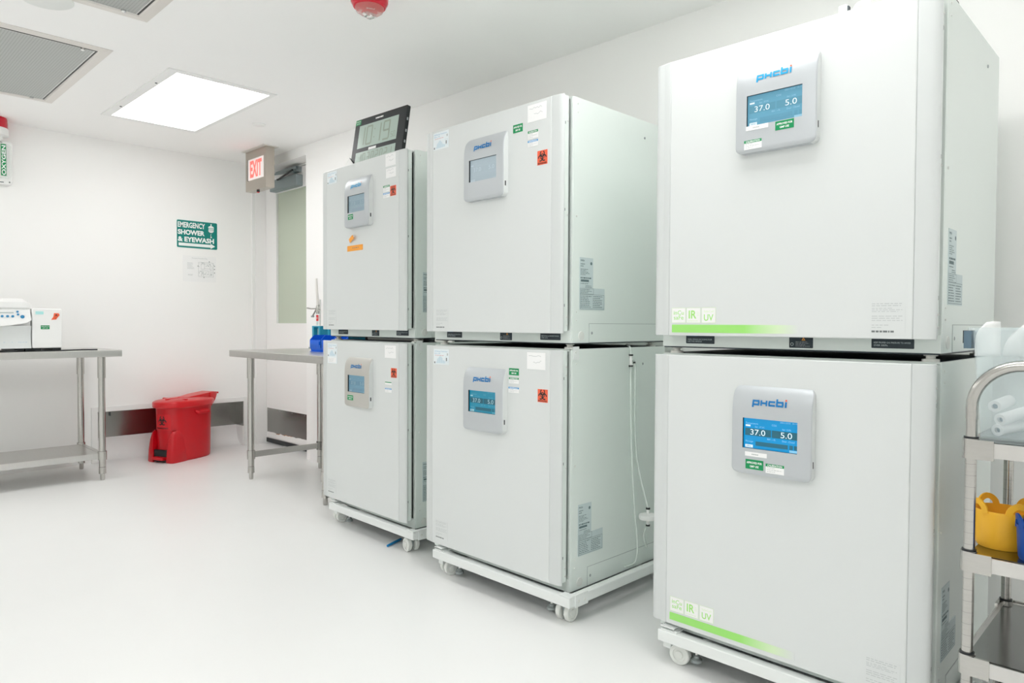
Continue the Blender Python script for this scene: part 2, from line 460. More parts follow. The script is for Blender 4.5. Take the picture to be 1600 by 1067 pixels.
m = MB().frame((0, 0, 0), **DOWN); m.lathe([(.105, 0), (.105, .004), (.098, .009), (.0, .011)], 'cover', 40, (0, 0, 0), False)
tag(m.build('ceiling_cover'), 'round white cover plate on the ceiling between the two vents', 'ceiling cover', loc=(.765, 3.545, ZC))
m = MB().frame((0, 0, 0), **DOWN); m.lathe([(.042, 0), (.042, .006), (.036, .010), (.0, .012)], 'white', 30, (0, 0, 0), False)
tag(m.build('sprinkler_cover'), 'small round white sprinkler cap on the ceiling above the exit sign', 'sprinkler', loc=(2.274, 4.705, ZC))

t = thing('alarm_strobe', 'red round fire alarm strobe hanging from the ceiling', 'fire alarm', (1.682, 2.49, ZC))
m = MB().frame((0, 0, 0), **DOWN); m.lathe([(.078, 0), (.079, .030), (.076, .055), (.066, .072), (.060, .074)], 'redbeacon', 32); m.build('red_housing', t)
m = MB().frame((0, 0, 0), **DOWN)
m.lathe([(.060, .073), (.055, .088), (.038, .100), (.020, .106), (.0, .107)], 'redlens', 28, caps=False); m.build('lens', t)
m = MB().frame((0, 0, 0), **DOWN)
m.box(-.020, .018, -.012, .012, .095, .112, 'chrome'); m.cyl((-.03, 0, .105), (.03, .0, .105), .006, 'white', seg=10); m.lathe([(.016, .1), (.012, .116), (.004, .120)], 'chrome', 14); m.build('flash_tube', t)
for k in range(4):
    m = MB().frame((0, 0, 0), **DOWN); q = k * PI / 2 + .5; m.text('FIRE', .046 * math.cos(q), .046 * math.sin(q), .014, .0925, 'white', align='C', bold=.02, rot=q + PI / 2); m.build('lettering', t)

# exit sign, faces -x
t = thing('exit_sign', 'steel box exit sign with red EXIT letters hung from the ceiling', 'exit sign', (2.604, 5.38, ZC))
m = MB(); m.box(-.066, .066, -.186, .186, -.006, 0, 'frame_al'); m.build('ceiling_flange', t)
m = MB(); m.box(-.037, .037, -.173, .173, -.322, -.006, 'steel_warm'); m.build('sign_box', t, bevel=.003)
m = MB().frame((-.037, 0, 0), **FRONT); m.box(-.125, .142, -.24, -.075, 0, .002, 'exitface')
m.box(-.130, -.124, -.242, -.073, 0, .004, 'black')
m.text('EXIT', .012, -.222, .132, .0026, 'exitred', w=.20, align='C', bold=.035); lab(m.build('lit_panel', t), 'white panel with red EXIT lettering')
m = MB(); m.cyl((0, .03, -.322), (0, .03, -.333), .012, 'black', seg=14); m.cyl((0, .03, -.333), (0, .03, -.337), .010, 'redlabel', seg=14); m.build('test_button', t)

# ------------------------------------------------------------------ wall things
t = thing('safety_sign', 'green EMERGENCY SHOWER & EYEWASH sign with white arrow on the back wall', 'sign', (2.337, YB, 1.787))
m = MB().frame((0, 0, 0), **SIDE); m.rbox(-.169, .169, -.117, .117, 0, .0025, .012, 'signwhite')
m.rbox(-.163, .163, -.111, .111, .0025, .0032, .010, 'teal'); m.build('sign_plate', t)
m = MB().frame((0, 0, 0), **SIDE); c = .0036; W_ = 'signwhite'
m.text('EMERGENCY', -.156, .052, .044, c, W_, w=.218, bold=.03)
m.text('SHOWER', -.156, -.005, .040, c, W_, w=.215, bold=.045)
m.text('& EYEWASH', -.156, -.062, .040, c, W_, w=.292, bold=.045)
m.add([(-.150, -.097, c), (.108, -.097, c), (.108, -.106, c), (.146, -.085, c), (.108, -.064, c), (.108, -.073, c), (-.150, -.073, c)], [tuple(range(7))], W_)
m.build('lettering', t)
m = MB().frame((0, 0, 0), **SIDE)
m.add([(.112 + .024 * math.cos(q), .068 + .016 * math.sin(q), c) for q in [PI * k / 10 for k in range(11)]], [tuple(range(11))], W_)
m.quad(.108, .116, .082, .100, c, W_)
for k in range(5): m.quad(.092 + k * .009, .098 + k * .009, .052, .066, c, W_)
m.add([(.112 + .023 * math.cos(q), .045 + .018 * math.sin(q), c) for q in [PI + PI * k / 10 for k in range(11)]], [tuple(range(11))], W_)
m.quad(.091, .133, .042, .050, c, W_); m.quad(.106, .118, -.014, -.006, c, W_); m.ribbon([(.112, .018), (.109, .004), (.112, -.008)], .003, c, W_)
m.build('shower_symbol', t)

t = MB().frame((0, 0, 0), **SIDE); m = t
m.box(-.135, .135, -.105, .105, -.002, .0016, 'paper'); c = .0020
m.text('Emergency Evacuation Map', 0, .083, .0085, c, 'inklight', w=.125, align='C')
for r_ in ((-.01, .112, .055, -.062), (.01, .04, .04, .0), (.04, .085, .045, .005), (.015, .07, -.012, -.045), (.085, .10, .03, -.05), (-.01, .03, -.02, -.062)):
    x0, x1, y1, y0 = r_
    m.ribbon([(x0, y0), (x1, y0), (x1, y1), (x0, y1)], .0022, c, 'inklight', closed=True)
R = random.Random(5)
for k in range(34): x, y = R.uniform(-.008, .11), R.uniform(-.06, .053); m.quad(x, x + R.uniform(.003, .011), y, y + R.uniform(.002, .008), c, 'inklight')
for x, y in ((.03, -.072), (.118, .0), (.118, -.03), (.118, .025), (.075, .060), (-.018, .02)): m.quad(x, x + .007, y, y + .007, c, 'ink')
m.lines(-.10, -.04, -.005, .05, 6, c, 'inklight', .3, 3); m.lines(-.095, -.045, -.058, -.045, 2, c, 'inklight', .4, 4)
tag(m.build('evacuation_map'), 'white sheet with a faint floor plan below the green sign', 'notice', loc=(2.355, YB, 1.508))

t = thing('alarm_beacon', 'red capped white alarm box under a clear cover, at the left picture edge', 'alarm', (.955, YB, 2.17))
m = MB().frame((0, 0, 0), **SIDE); m.rbox(-.115, .115, -.165, .135, 0, .05, .025, 'white', .006); m.build('back_box', t)
m = MB(); m.lathe([(.082, .150), (.084, .155), (.084, .195), (.080, .20)], 'white', 30, (0, -.10, 0)); m.box(-.05, .05, -.10, -.0, .13, .17, 'white'); m.build('beacon_base', t)
m = MB(); m.lathe([(.080, .20), (.079, .255), (.072, .278), (.045, .292), (.0, .296)], 'redbeacon', 30, (0, -.10, 0), False); lab(m.build('beacon_dome', t), 'red dome')
m = MB().frame((0, 0, 0), **SIDE)
m.rbox(-.10, .098, -.125, .105, .05, .115, .02, 'clear', .008); lab(m.build('clear_cover', t), 'clear plastic cover')
m = MB().frame((0, 0, 0), **SIDE)
m.quad(.036, .066, -.115, .098, .1162, 'greenst'); m.text('OXYGEN', .063, -.110, .022, .1168, 'signwhite', w=.20, bold=.03, rot=PI / 2)
m.quad(-.10, .045, .106, .110, .1162, 'darkgrey'); m.ribbon([(.0 + .014 * math.cos(q), .07 + .010 * math.sin(q)) for q in [k * PI / 6 for k in range(12)]], .005, .1165, 'darkgrey', closed=True)
m.build('vertical_label', t)
m = MB().frame((0, 0, 0), **SIDE); m.box(.03, .062, -.152, -.146, .0495, .0505, 'darkgrey'); m.build('box_slot', t)
m = MB().frame((0, 0, 0), **SIDE); m.lathe([(.005, .049), (.004, .053)], 'darkgrey', 8, (.095, -.145, 0)); m.build('box_screw', t)

# ------------------------------------------------------------------ steel tables
def table(name, label, x0, x1, y0, y1, legs, shelf, loc):
    t = thing(name, label, 'table', loc)
    ox, oy = loc[0], loc[1]
    H, th = .877, .045
    m = MB(); m.box(x0 - ox, x1 - ox, y0 - oy, y1 - oy, H - th, H, 'steelh'); m.build('table_top', t, bevel=.004)
    for (x, y) in legs:
        x -= ox; y -= oy
        m = MB()
        m.cyl((x, y, .09), (x, y, H - th), .0205, 'steel', seg=18)
        lg = m.build('leg', t)
        m = MB(); m.cyl((x, y, .69), (x, y, H - th), .0245, 'steel', seg=18); m.build('leg_socket', lg)
        m = MB(); m.lathe([(.021, .088), (.022, .05), (.0225, .045)], 'steel', 16, (x, y, 0)); m.lathe([(.014, .045), (.014, .012), (.012, .0)], 'steel', 12, (x, y, 0)); m.build('foot', lg)
    return t
LTy0, LTy1 = 5.235, 5.845
lt = table('steel_table', 'stainless steel table under the centrifuge, with a solid undershelf', .30, 1.552, LTy0, LTy1,
      [(1.44, 5.29), (1.44, 5.79), (.42, 5.29), (.42, 5.79)], True, (.93, 5.54, 0))
ox, oy = .93, 5.54
m = MB(); m.box(.42 - ox, 1.425 - ox, 5.31 - oy, 5.77 - oy, .168, .180, 'steelh'); m.box(.42 - ox, 1.425 - ox, 5.29 - oy, 5.31 - oy, .143, .182, 'steelh'); m.box(.42 - ox, 1.425 - ox, 5.77 - oy, 5.79 - oy, .143, .182, 'steelh')
m.box(1.425 - ox, 1.455 - ox, 5.30 - oy, 5.78 - oy, .143, .182, 'steelh')
for x, y in ((1.44, 5.29), (1.44, 5.79), (.42, 5.29), (.42, 5.79)): m.cyl((x - ox, y - oy, .138), (x - ox, y - oy, .195), .027, 'steel', seg=18)
m.build('undershelf', lt)
RTx0, RTx1 = 2.095, 2.745
rl = [(2.165, 4.62), (2.69, 4.62), (2.165, 3.66), (2.69, 3.66)]
rt = table('steel_table', 'stainless steel table with open base, beside the door and behind the left incubators', RTx0, RTx1, 3.54, 4.80, rl, False, (2.42, 4.17, 0))
ox, oy = 2.42, 4.17
for (p, q) in (((2.165, 4.62), (2.69, 4.62)), ((2.165, 3.66), (2.69, 3.66)), ((2.69, 3.66), (2.69, 4.62))):
    m = MB()
    dx, dy = (.0, .007) if p[1] == q[1] else (.007, .0)
    m.box(min(p[0], q[0]) - dx - ox, max(p[0], q[0]) + dx - ox, min(p[1], q[1]) - dy - oy, max(p[1], q[1]) + dy - oy, .148, .188, 'steelh')
    for (x, y) in (p, q): m.cyl((x - ox, y - oy, .138), (x - ox, y - oy, .198), .026, 'steel', seg=18)
    m.build('brace', rt)

# centrifuge on the left table
TZ = .877
t = thing('centrifuge', 'white bench centrifuge with blue buttons on the left steel table', 'centrifuge', (.87, 5.50, TZ))
Y0, Y1 = -.25, .24
SX = lambda x: x - .87
m = MB().frame((0, Y0, 0), **SIDE)
x0, x1 = SX(.56), SX(1.037)
m.box(x0, x1, .022, .245, -.48, -.02, 'white')
prof = []
for i in range(13):          # lower front panel, gently hollowed
    z = .022 + .14 * i / 12; prof.append((.018 - .022 * math.sin(PI * i / 12) * .5 - .02, z))
rings = [[(x, z, c) for (c, z) in prof] for x in (x0, x1)]
m.loft(rings, 'inc', False, False, closed=False)
m.rbox(x0, x1, .023, .30, -.30, -.022, .02, 'white', .006); m.build('housing', t)
m = MB().frame((0, Y0, 0), **SIDE)      # control fascia: white shield with a bowed lower edge
N = 20; top = .268; vv = []; 
for i in range(N + 1):
    x = x0 + (x1 - x0) * i / N; k = (2 * i / N - 1); lo = .155 + .028 * k * k + (.012 if abs(k) > .95 else 0)
    vv.append((x, lo))
rings = [[(x, lo, -.002) for x, lo in vv] + [(x1, top, -.03), (x0, top, -.03)], [(x, lo + .004, .010) for x, lo in vv] + [(x1 - .004, top - .004, -.018), (x0 + .004, top - .004, -.018)]]
m.loft(rings, 'white', True, True); cp = m.build('control_panel', t)
def pz(z): return .0115 - (z - .16) / (top - .16) * .028
bt = [(.888, 1.0985), (.9155, 1.0985), (.942, 1.0985)]
for x, z in bt:
    m = MB().frame((0, Y0, 0), **SIDE); zz = z - TZ; m.lathe([(.0075, 0), (.0075, .004), (.005, .005)], 'button', 14, (SX(x), zz, pz(zz))); m.build('button', cp)
for x, z, r_ in ((.968, 1.127, .0065), (.970, 1.110, .0065), (.992, 1.096, .011)):
    m = MB().frame((0, Y0, 0), **SIDE); zz = z - TZ; m.lathe([(r_, 0), (r_, .004), (r_ * .6, .005)], 'button', 14, (SX(x), zz, pz(zz))); m.build('button', cp)
m = MB().frame((0, Y0, 0), **SIDE)
m.quad(SX(.86), SX(.948), 1.117 - TZ, 1.124 - TZ, pz(.243) + .002, 'plate'); m.lines(SX(.86), SX(.948), 1.118 - TZ, 1.123 - TZ, 1, pz(.243) + .0025, 'inklight', .7); m.build('display_strip', cp)
m = MB().frame((0, Y0, 0), **SIDE)
secs = []
for c, dz in ((-.47, -.008), (-.30, .012), (-.10, .016), (-.03, .006), (-.012, -.008)):
    secs.append([(x0 + .0, .275, c), (x1, .275, c), (x1, .300 + dz * .3, c), (x1 - .03, .318 + dz, c), (x0 + .03, .318 + dz, c), (x0, .300 + dz * .3, c)])
m.loft(secs, 'white', True, True); m.build('lid', t)
m = MB().frame((0, Y0, 0), **SIDE); m.box(x0 + .01, x1 - .01, .264, .278, -.45, -.03, 'darkgrey'); m.build('lid_seam', t)
m = MB().frame((0, Y0, 0), **SIDE); m.text('Centrifuge 5810 R', SX(.893), .052, .010, -.010, 'inkblue', w=.125); m.build('lettering', t)
m = MB().frame((0, Y0, 0), **SIDE); m.rbox(SX(1.043), SX(1.206), .022, .272, -.44, -.008, .008, 'white', .004); cb = m.build('cooling_housing', t)
m = MB().frame((0, Y0, 0), **SIDE); c = -.0074
m.quad(SX(1.062), SX(1.105), 1.112 - TZ, 1.131 - TZ, c, 'cyanst'); m.lines(SX(1.066), SX(1.10), 1.117 - TZ, 1.126 - TZ, 2, c + .0004, 'inkpale', .4, 6); m.build('cyan_sticker', cb)
m = MB().frame((0, Y0, 0), **SIDE)
m.quad(SX(1.089), SX(1.137), 1.018 - TZ, 1.043 - TZ, c, 'greenst'); m.text('APPROVED FOR', SX(1.113), 1.033 - TZ, .0055, c + .0005, 'signwhite', w=.042, align='C'); m.text('GMP USE', SX(1.113), 1.023 - TZ, .0055, c + .0005, 'signwhite', align='C'); m.build('approval_sticker', cb)
m = MB().frame((0, Y0, 0), **SIDE)
m.add([(SX(1.146), 1.078 - TZ, c), (SX(1.174), 1.080 - TZ, c), (SX(1.178), 1.090 - TZ, c + .004), (SX(1.192), 1.108 - TZ, c + .006), (SX(1.186), 1.120 - TZ, c + .008), (SX(1.162), 1.121 - TZ, c), (SX(1.158), 1.098 - TZ, c)], [tuple(range(7))], 'orange')
m.ribbon([(SX(1.166), 1.102 - TZ), (SX(1.172), 1.112 - TZ), (SX(1.178), 1.101 - TZ)], .004, c + .009, 'black'); m.build('biohazard_sticker', cb)
for x in (.60, .98, 1.03, 1.07, 1.18):
    m = MB(); m.box(SX(x) - .022, SX(x) + .022, Y0 + .02, Y1 - .03, 0, .023, 'black'); m.build('rubber_foot', t)
m = MB(); pts = [(.78 + .03 * k, 5.252 + .006 * math.sin(k * 1.3), TZ + .006) for k in range(7)]
m.tube(pts, .005, 'black', 8); m.tube([(1.06, 5.256, TZ + .004), (1.16, 5.256, TZ + .004), (1.25, 5.285, TZ + .004), (1.33, 5.33, TZ + .004), (1.42, 5.30, TZ + .004)], .004, 'black', 8)
tag(m.build('power_cord'), 'thin black cord lying on the left table by the centrifuge', 'cord')

# ------------------------------------------------------------------ biohazard mark helper
def biohazard(m, a, b, R_, c, col, cf=None):
    t = R_ * .16
    for k in range(3):
        q = PI / 2 + k * 2 * PI / 3
        cx, cy = a + R_ * .48 * math.cos(q), b + R_ * .48 * math.sin(q)
        gap = .55
        pts = [(cx + R_ * .46 * math.cos(q + w), cy + R_ * .46 * math.sin(q + w)) for w in [gap + (2 * PI - 2 * gap) * i / 16 for i in range(17)]]
        m.ribbon(pts, t * 1.25, c, col, cf)
    m.ribbon([(a + R_ * .42 * math.cos(w), b + R_ * .42 * math.sin(w)) for w in [2 * PI * i / 20 for i in range(20)]], t * .8, c, col, cf, closed=True)

# ------------------------------------------------------------------ red step-on waste can
t = thing('waste_can', 'red step-on biohazard waste can with lid on the floor by the back wall', 'waste can', (2.108, 5.722, 0), math.radians(24))
def dring(hx0, hx1, hy, z, n=40, p=2.5):
    """outline of the can: an oval, a little squared"""
    out = []
    cx, rx = (hx0 + hx1) / 2, (hx1 - hx0) / 2
    for k in range(n):
        q = 2 * PI * k / n; c_, s_ = math.cos(q), math.sin(q)
        e = 2 / p
        out.append((cx + rx * math.copysign(abs(c_) ** e, c_), hy * math.copysign(abs(s_) ** e, s_), z))
    return out
m = MB()
m.loft([dring(-.165, .245, .125, 0), dring(-.172, .252, .132, .008), dring(-.175, .255, .134, .05), dring(-.185, .262, .138, .40), dring(-.187, .264, .140, .418)], 'red', True, False)
body = m.build('can_body', t)
for sy in (-1, 1):          # the two front legs beside the pedal
    m = MB()
    rows = []
    for x0, y0, y1, z in ((-.200, .128, .066, 0), (-.204, .130, .066, .010), (-.200, .128, .070, .09), (-.190, .122, .078, .17), (-.178, .112, .088, .225), (-.160, .104, .096, .24)):
        rows.append([(x0, sy * (y0 - .022), z), (x0 + .008, sy * (y0 - .007), z), (x0 + .024, sy * y0, z), (-.10, sy * (y0 + .001), z), (-.02, sy * .116, z), (-.06, sy * y1, z), (x0, sy * y1, z)][::sy])
    m.loft(rows, 'red', True, True); m.build('pedal_leg', t, bevel=.004)
m = MB(); m.box(-.226, -.13, -.055, .055, .022, .044, 'red'); m.box(-.222, -.18, -.064, .064, .030, .038, 'red'); m.build('pedal', t, bevel=.003)
m = MB(); m.box(-.190, -.12, -.068, .068, .004, .095, 'black'); m.build('pedal_recess', t)
m = MB()
m.loft([dring(-.204, .275, .152, .412), dring(-.210, .282, .157, .418), dring(-.211, .283, .158, .450), dring(-.206, .278, .154, .457), dring(-.19, .262, .142, .464), dring(-.10, .20, .09, .476)], 'redlid', True, True)
lid = m.build('lid', t)
m = MB()
m.box(-.14, .20, -.010, .010, .466, .480, 'redlid')
m.loft([[(.02, -.05, .462), (.02, .05, .462), (.02, .05, .478), (.02, -.05, .478)], [(.14, -.068, .460), (.14, .068, .460), (.14, .068, .492), (.14, -.068, .492)], [(.29, -.062, .455), (.29, .062, .455), (.29, .062, .504), (.29, -.062, .504)]], 'redlid', True, True)
m.box(-.06, -.04, -.12, .12, .462, .477, 'redlid')
m.build('lid_ribs', lid, bevel=.004)
m = MB()
m.loft([[(.245, -.07, .38), (.245, .07, .38), (.245, .07, .495), (.245, -.07, .495)], [(.30, -.065, .435), (.30, .065, .435), (.30, .065, .500), (.30, -.065, .500)], [(.335, -.05, .475), (.335, .05, .475), (.335, .05, .498), (.335, -.05, .498)]], 'redlid', True, True)
for k in (-1, 0, 1): m.box(.325, .362, k * .032 - .010, k * .032 + .010, .480, .494, 'redlid')
m.build('lid_hinge', t, bevel=.002)
m = MB()
m.loft([[(.01, -.13, .372), (.01, -.145, .372), (.01, -.145, .388), (.01, -.13, .392)], [(.03, -.12, .345), (.03, -.162, .352), (.03, -.162, .374), (.03, -.12, .395)], [(.14, -.12, .345), (.14, -.160, .352), (.14, -.160, .374), (.14, -.12, .395)], [(.16, -.12, .36), (.16, -.140, .362), (.16, -.140, .378), (.16, -.12, .382)]], 'red', True, True)
m.build('side_handle', t, bevel=.003)
# label bent round the front of the can
def on_can(a, b):        # a: distance along the outline from the front middle
    cx, rx, hy, e = .0365, .2205, .1365, 2 / 2.5
    y = max(-hy * .999, min(hy * .999, a)); xx = (1 - abs(y / hy) ** 2.5) ** (1 / 2.5) * rx
    return cx - xx
m = MB().frame((0, 0, 0), **FRONT)
cf = lambda a, b: -on_can(a, b)
lo, hi, n = -.055, .075, 16
vs_ = []
for k in range(n + 1):
    a = lo + (hi - lo) * k / n; vs_ += [(a, .245, cf(a, 0) + .0015), (a, .365, cf(a, 0) + .0015)]
m.add(vs_, [(2 * k, 2 * k + 2, 2 * k + 3, 2 * k + 1) for k in range(n)], 'redlabel', True)
biohazard(m, .010, .315, .040, .003, 'black', cf); m.text('BIOHAZARD', .010, .255, .012, .003, 'black', w=.10, align='C', bold=.03, cf=cf)
lab(m.build('biohazard_label', t), 'red label with black biohazard mark')

# ------------------------------------------------------------------ incubators
DB, DH = .057, .8425                 # door bottom and height above the unit's feet
PW, PH, PA, PV = .226, .247, .284, .5155   # control panel size, left edge, bottom edge (above door bottom)
def pprof(v):
    pts = ((0, .024), (.008, .027), (.168, .027), (.186, .0263), (.203, .0243), (.218, .0208), (.230, .0155), (.239, .009), (.244, .0045), (.247, .0012))
    for (x0, y0), (x1, y1) in zip(pts, pts[1:]):
        if v <= x1: return y0 + (y1 - y0) * (v - x0) / (x1 - x0)
    return .0012
def control_panel(t, kind, face='silver', screen='bright', wlogo='logoblue'):
    f = dict(o=(0, -PA, DB + PV), **FRONT)
    m = MB().frame(**f)
    r = .017; S = (.033, .188, .073, .158)          # screen hole
    V = sorted(set([0, .002, .005, .009, .013, r] + [S[2], S[3], .03, .05] + [.168, .178, .186, .195, .203, .211, .218, .224, .230, .235, .239, .242, .244, .2458, PH]))
    def inset(v):
        rt = .020
        if v < r: return r - math.sqrt(max(0, r * r - (r - v) ** 2))
        if v > PH - rt: return .6 * (rt - math.sqrt(max(0, rt * rt - (v - PH + rt) ** 2)))
        return 0
    rows = []
    for v in V:
        i = inset(v); c = pprof(v); e = .0034; lo = max(.0008, c - .0028)
        rows.append([(i, v, 0), (i, v, lo), (i + e * .4, v, c - (c - lo) * .3), (i + e, v, c), (S[0], v, c), (S[1], v, c), (PW - i - e, v, c), (PW - i - e * .4, v, c - (c - lo) * .3), (PW - i, v, lo), (PW - i, v, 0)])
    vs = [p for q in rows for p in q]; fs = []; sd_ = []
    for i in range(len(V) - 1):
        for j in range(9):
            if j == 4 and V[i] >= S[2] - 1e-6 and V[i + 1] <= S[3] + 1e-6: continue
            a = i * 10 + j; (sd_ if j in (0, 8) else fs).append((a, a + 1, a + 11, a + 10))
    m.add(vs, fs, face, True); m.add(vs, sd_, 'inc', True)
    m.add(rows[0], [tuple(range(9, -1, -1))], face); m.add(rows[-1], [tuple(range(10))], face)
    c = .027; b_ = .0205
    h = [(S[0], S[2]), (S[1], S[2]), (S[1], S[3]), (S[0], S[3])]
    for i in range(4):
        p, q = h[i], h[(i + 1) % 4]
        m.add([(*p, c), (*q, c), (*q, b_), (*p, b_)], [(0, 1, 2, 3)], 'black')
    cp = m.build('control_panel', t)
    m = MB().frame(**f); K = 'scr_' + screen + '_'
    x0, x1, y0, y1 = S; w, hh = x1 - x0, y1 - y0
    X = lambda q: x0 + w * q
    Y = lambda q: y0 + hh * q
    m.quad(x0, x1, y0, y1, b_, K + 'bg')
    c = b_ + .0004
    m.quad(X(.03), X(.515), Y(.42), Y(.66), c, K + 'band'); m.quad(X(.53), X(1), Y(.42), Y(.66), c, K + 'band')
    m.quad(X(.23), X(.82), Y(.10), Y(.24), c, K + 'bar'); m.quad(X(.85), X(.91), Y(.10), Y(.24), c, K + 'bar'); m.quad(X(.93), X(.99), Y(.10), Y(.24), c, K + 'bar')
    c += .0004
    m.text('37.0', X(.13), Y(.45), hh * .18, c, K + 'txt', w=w * .28); m.text('5.0', X(.69), Y(.45), hh * .18, c, K + 'txt', w=w * .205)
    m.text('Temperature', X(.04), Y(.80), hh * .055, c, K + 'dim'); m.text('CO2', X(.53), Y(.80), hh * .055, c, K + 'dim')
    m.text('Set : 37.0C', X(.22), Y(.70), hh * .05, c, K + 'dim'); m.text('Set : 5.0%', X(.72), Y(.70), hh * .05, c, K + 'dim')
    m.text('2021/10/30  10:19', X(.68), Y(.92), hh * .05, c, K + 'dim', w=w * .3); m.text('RH : --%', X(.45), Y(.33), hh * .055, c, K + 'dim'); m.text('Door : Closed', X(.72), Y(.32), hh * .06, c, K + 'dim', w=w * .22)
    m.text('Message', X(.04), Y(.20), hh * .055, c, K + 'dim'); m.quad(X(.035), X(.18), Y(.02), Y(.115), c, K + 'txt'); m.text('MENU', X(.06), Y(.045), hh * .045, c + .0004, K + 'bar')
    m.quad(X(.85), X(.99), Y(.01), Y(.085), c, K + 'dim'); m.quad(X(.04), X(.13), Y(.72), Y(.775), c, K + 'txt')
    lab(m.build('touch_screen', cp), 'touch screen reading 37.0 and 5.0')
    # maker's mark: p H c b i in wide square strokes
    m = MB().frame(**f)
    ax, bx0, W_, xh = .060, .1955, .1035, .0150
    k = W_ / 6.32; s_ = .0050; cf = lambda a, b: pprof(b) + .0007
    lay = [0]
    def st(pts, m_=wlogo, closed=False):
        lay[0] += .00012; m.ribbon([(ax + p[0] * k, bx0 + p[1] * xh) for p in pts], s_, lay[0], m_, cf, closed, .0022)
    e = s_ / 2 / k; g = s_ / 2 / xh
    def sq(x0, x1, o=0):   # rounded square bowl
        return [(x0 + .18, 1 - g), (x1 - .22, 1 - g), (x1 - .05, .86), (x1, .66), (x1, .34), (x1 - .05, .14), (x1 - .22, g), (x0 + .18, g)]
    st([(e - .05, -.36), (e + .02, 1.0)]); st([(e, 1 - g)] + sq(e, 1.28 - e) + [(e, g)])
    x = 1.42; st([(x + e, 0), (x + e, 1)]); st([(x + 1.22 - e, 0), (x + 1.22 - e, 1)]); st([(x + e, .5), (x + 1.22 - e, .5)])
    x = 2.80; st([(x + 1.18, 1 - g), (x + .35, 1 - g), (x + e + .04, .84), (x + e, .6), (x + e, .4), (x + e + .04, .16), (x + .35, g), (x + 1.18, g)])
    x = 4.14; st([(x + e, 1.40), (x + e, 0)]); st([(x + e, 1 - g)] + sq(x + e, x + 1.30 - e) + [(x + e, g)])
    x = 5.66; st([(x + e, 0), (x + e, 1.0)]); st([(x + e, 1.12), (x + e, 1.42)], 'orange')
    lab(m.build('logo', cp), 'blue maker lettering with a red dot')
    m = MB().frame((0, -PA - PW, DB + PV), **SIDE); m.quad(-.018, -.012, .038, .056, .0006, 'black'); m.build('side_slot', cp)
    return cp
def approved(m, u0, u1, z0, z1, c, cf=None):
    m.box(u0, u1, z0, z1, c - .0006, c, 'greenst'); h = (z1 - z0)
    m.text('APPROVED FOR', (u0 + u1) / 2, z0 + h * .56, h * .22, c + .0004, 'signwhite', w=(u1 - u0) * .86, align='C', bold=.03)
    m.text('GMP USE', (u0 + u1) / 2, z0 + h * .18, h * .22, c + .0004, 'signwhite', w=(u1 - u0) * .5, align='C', bold=.03)
def calibration(m, u0, u1, z0, z1, c, col='greenst', txt='CALIBRATION'):
    m.box(u0, u1, z0, z1, c - .0006, c, 'paper'); h = z1 - z0
    m.quad(u0, u1, z1 - h * .30, z1, c + .0003, col); m.text(txt, (u0 + u1) / 2, z1 - h * .25, h * .19, c + .0006, 'signwhite', w=(u1 - u0) * .8, align='C', bold=.03)
    m.lines(u0 + .004, u1 - .004, z0 + .002, z1 - h * .33, 3, c + .0004, 'inklight', .3, 5, ragged=.6)
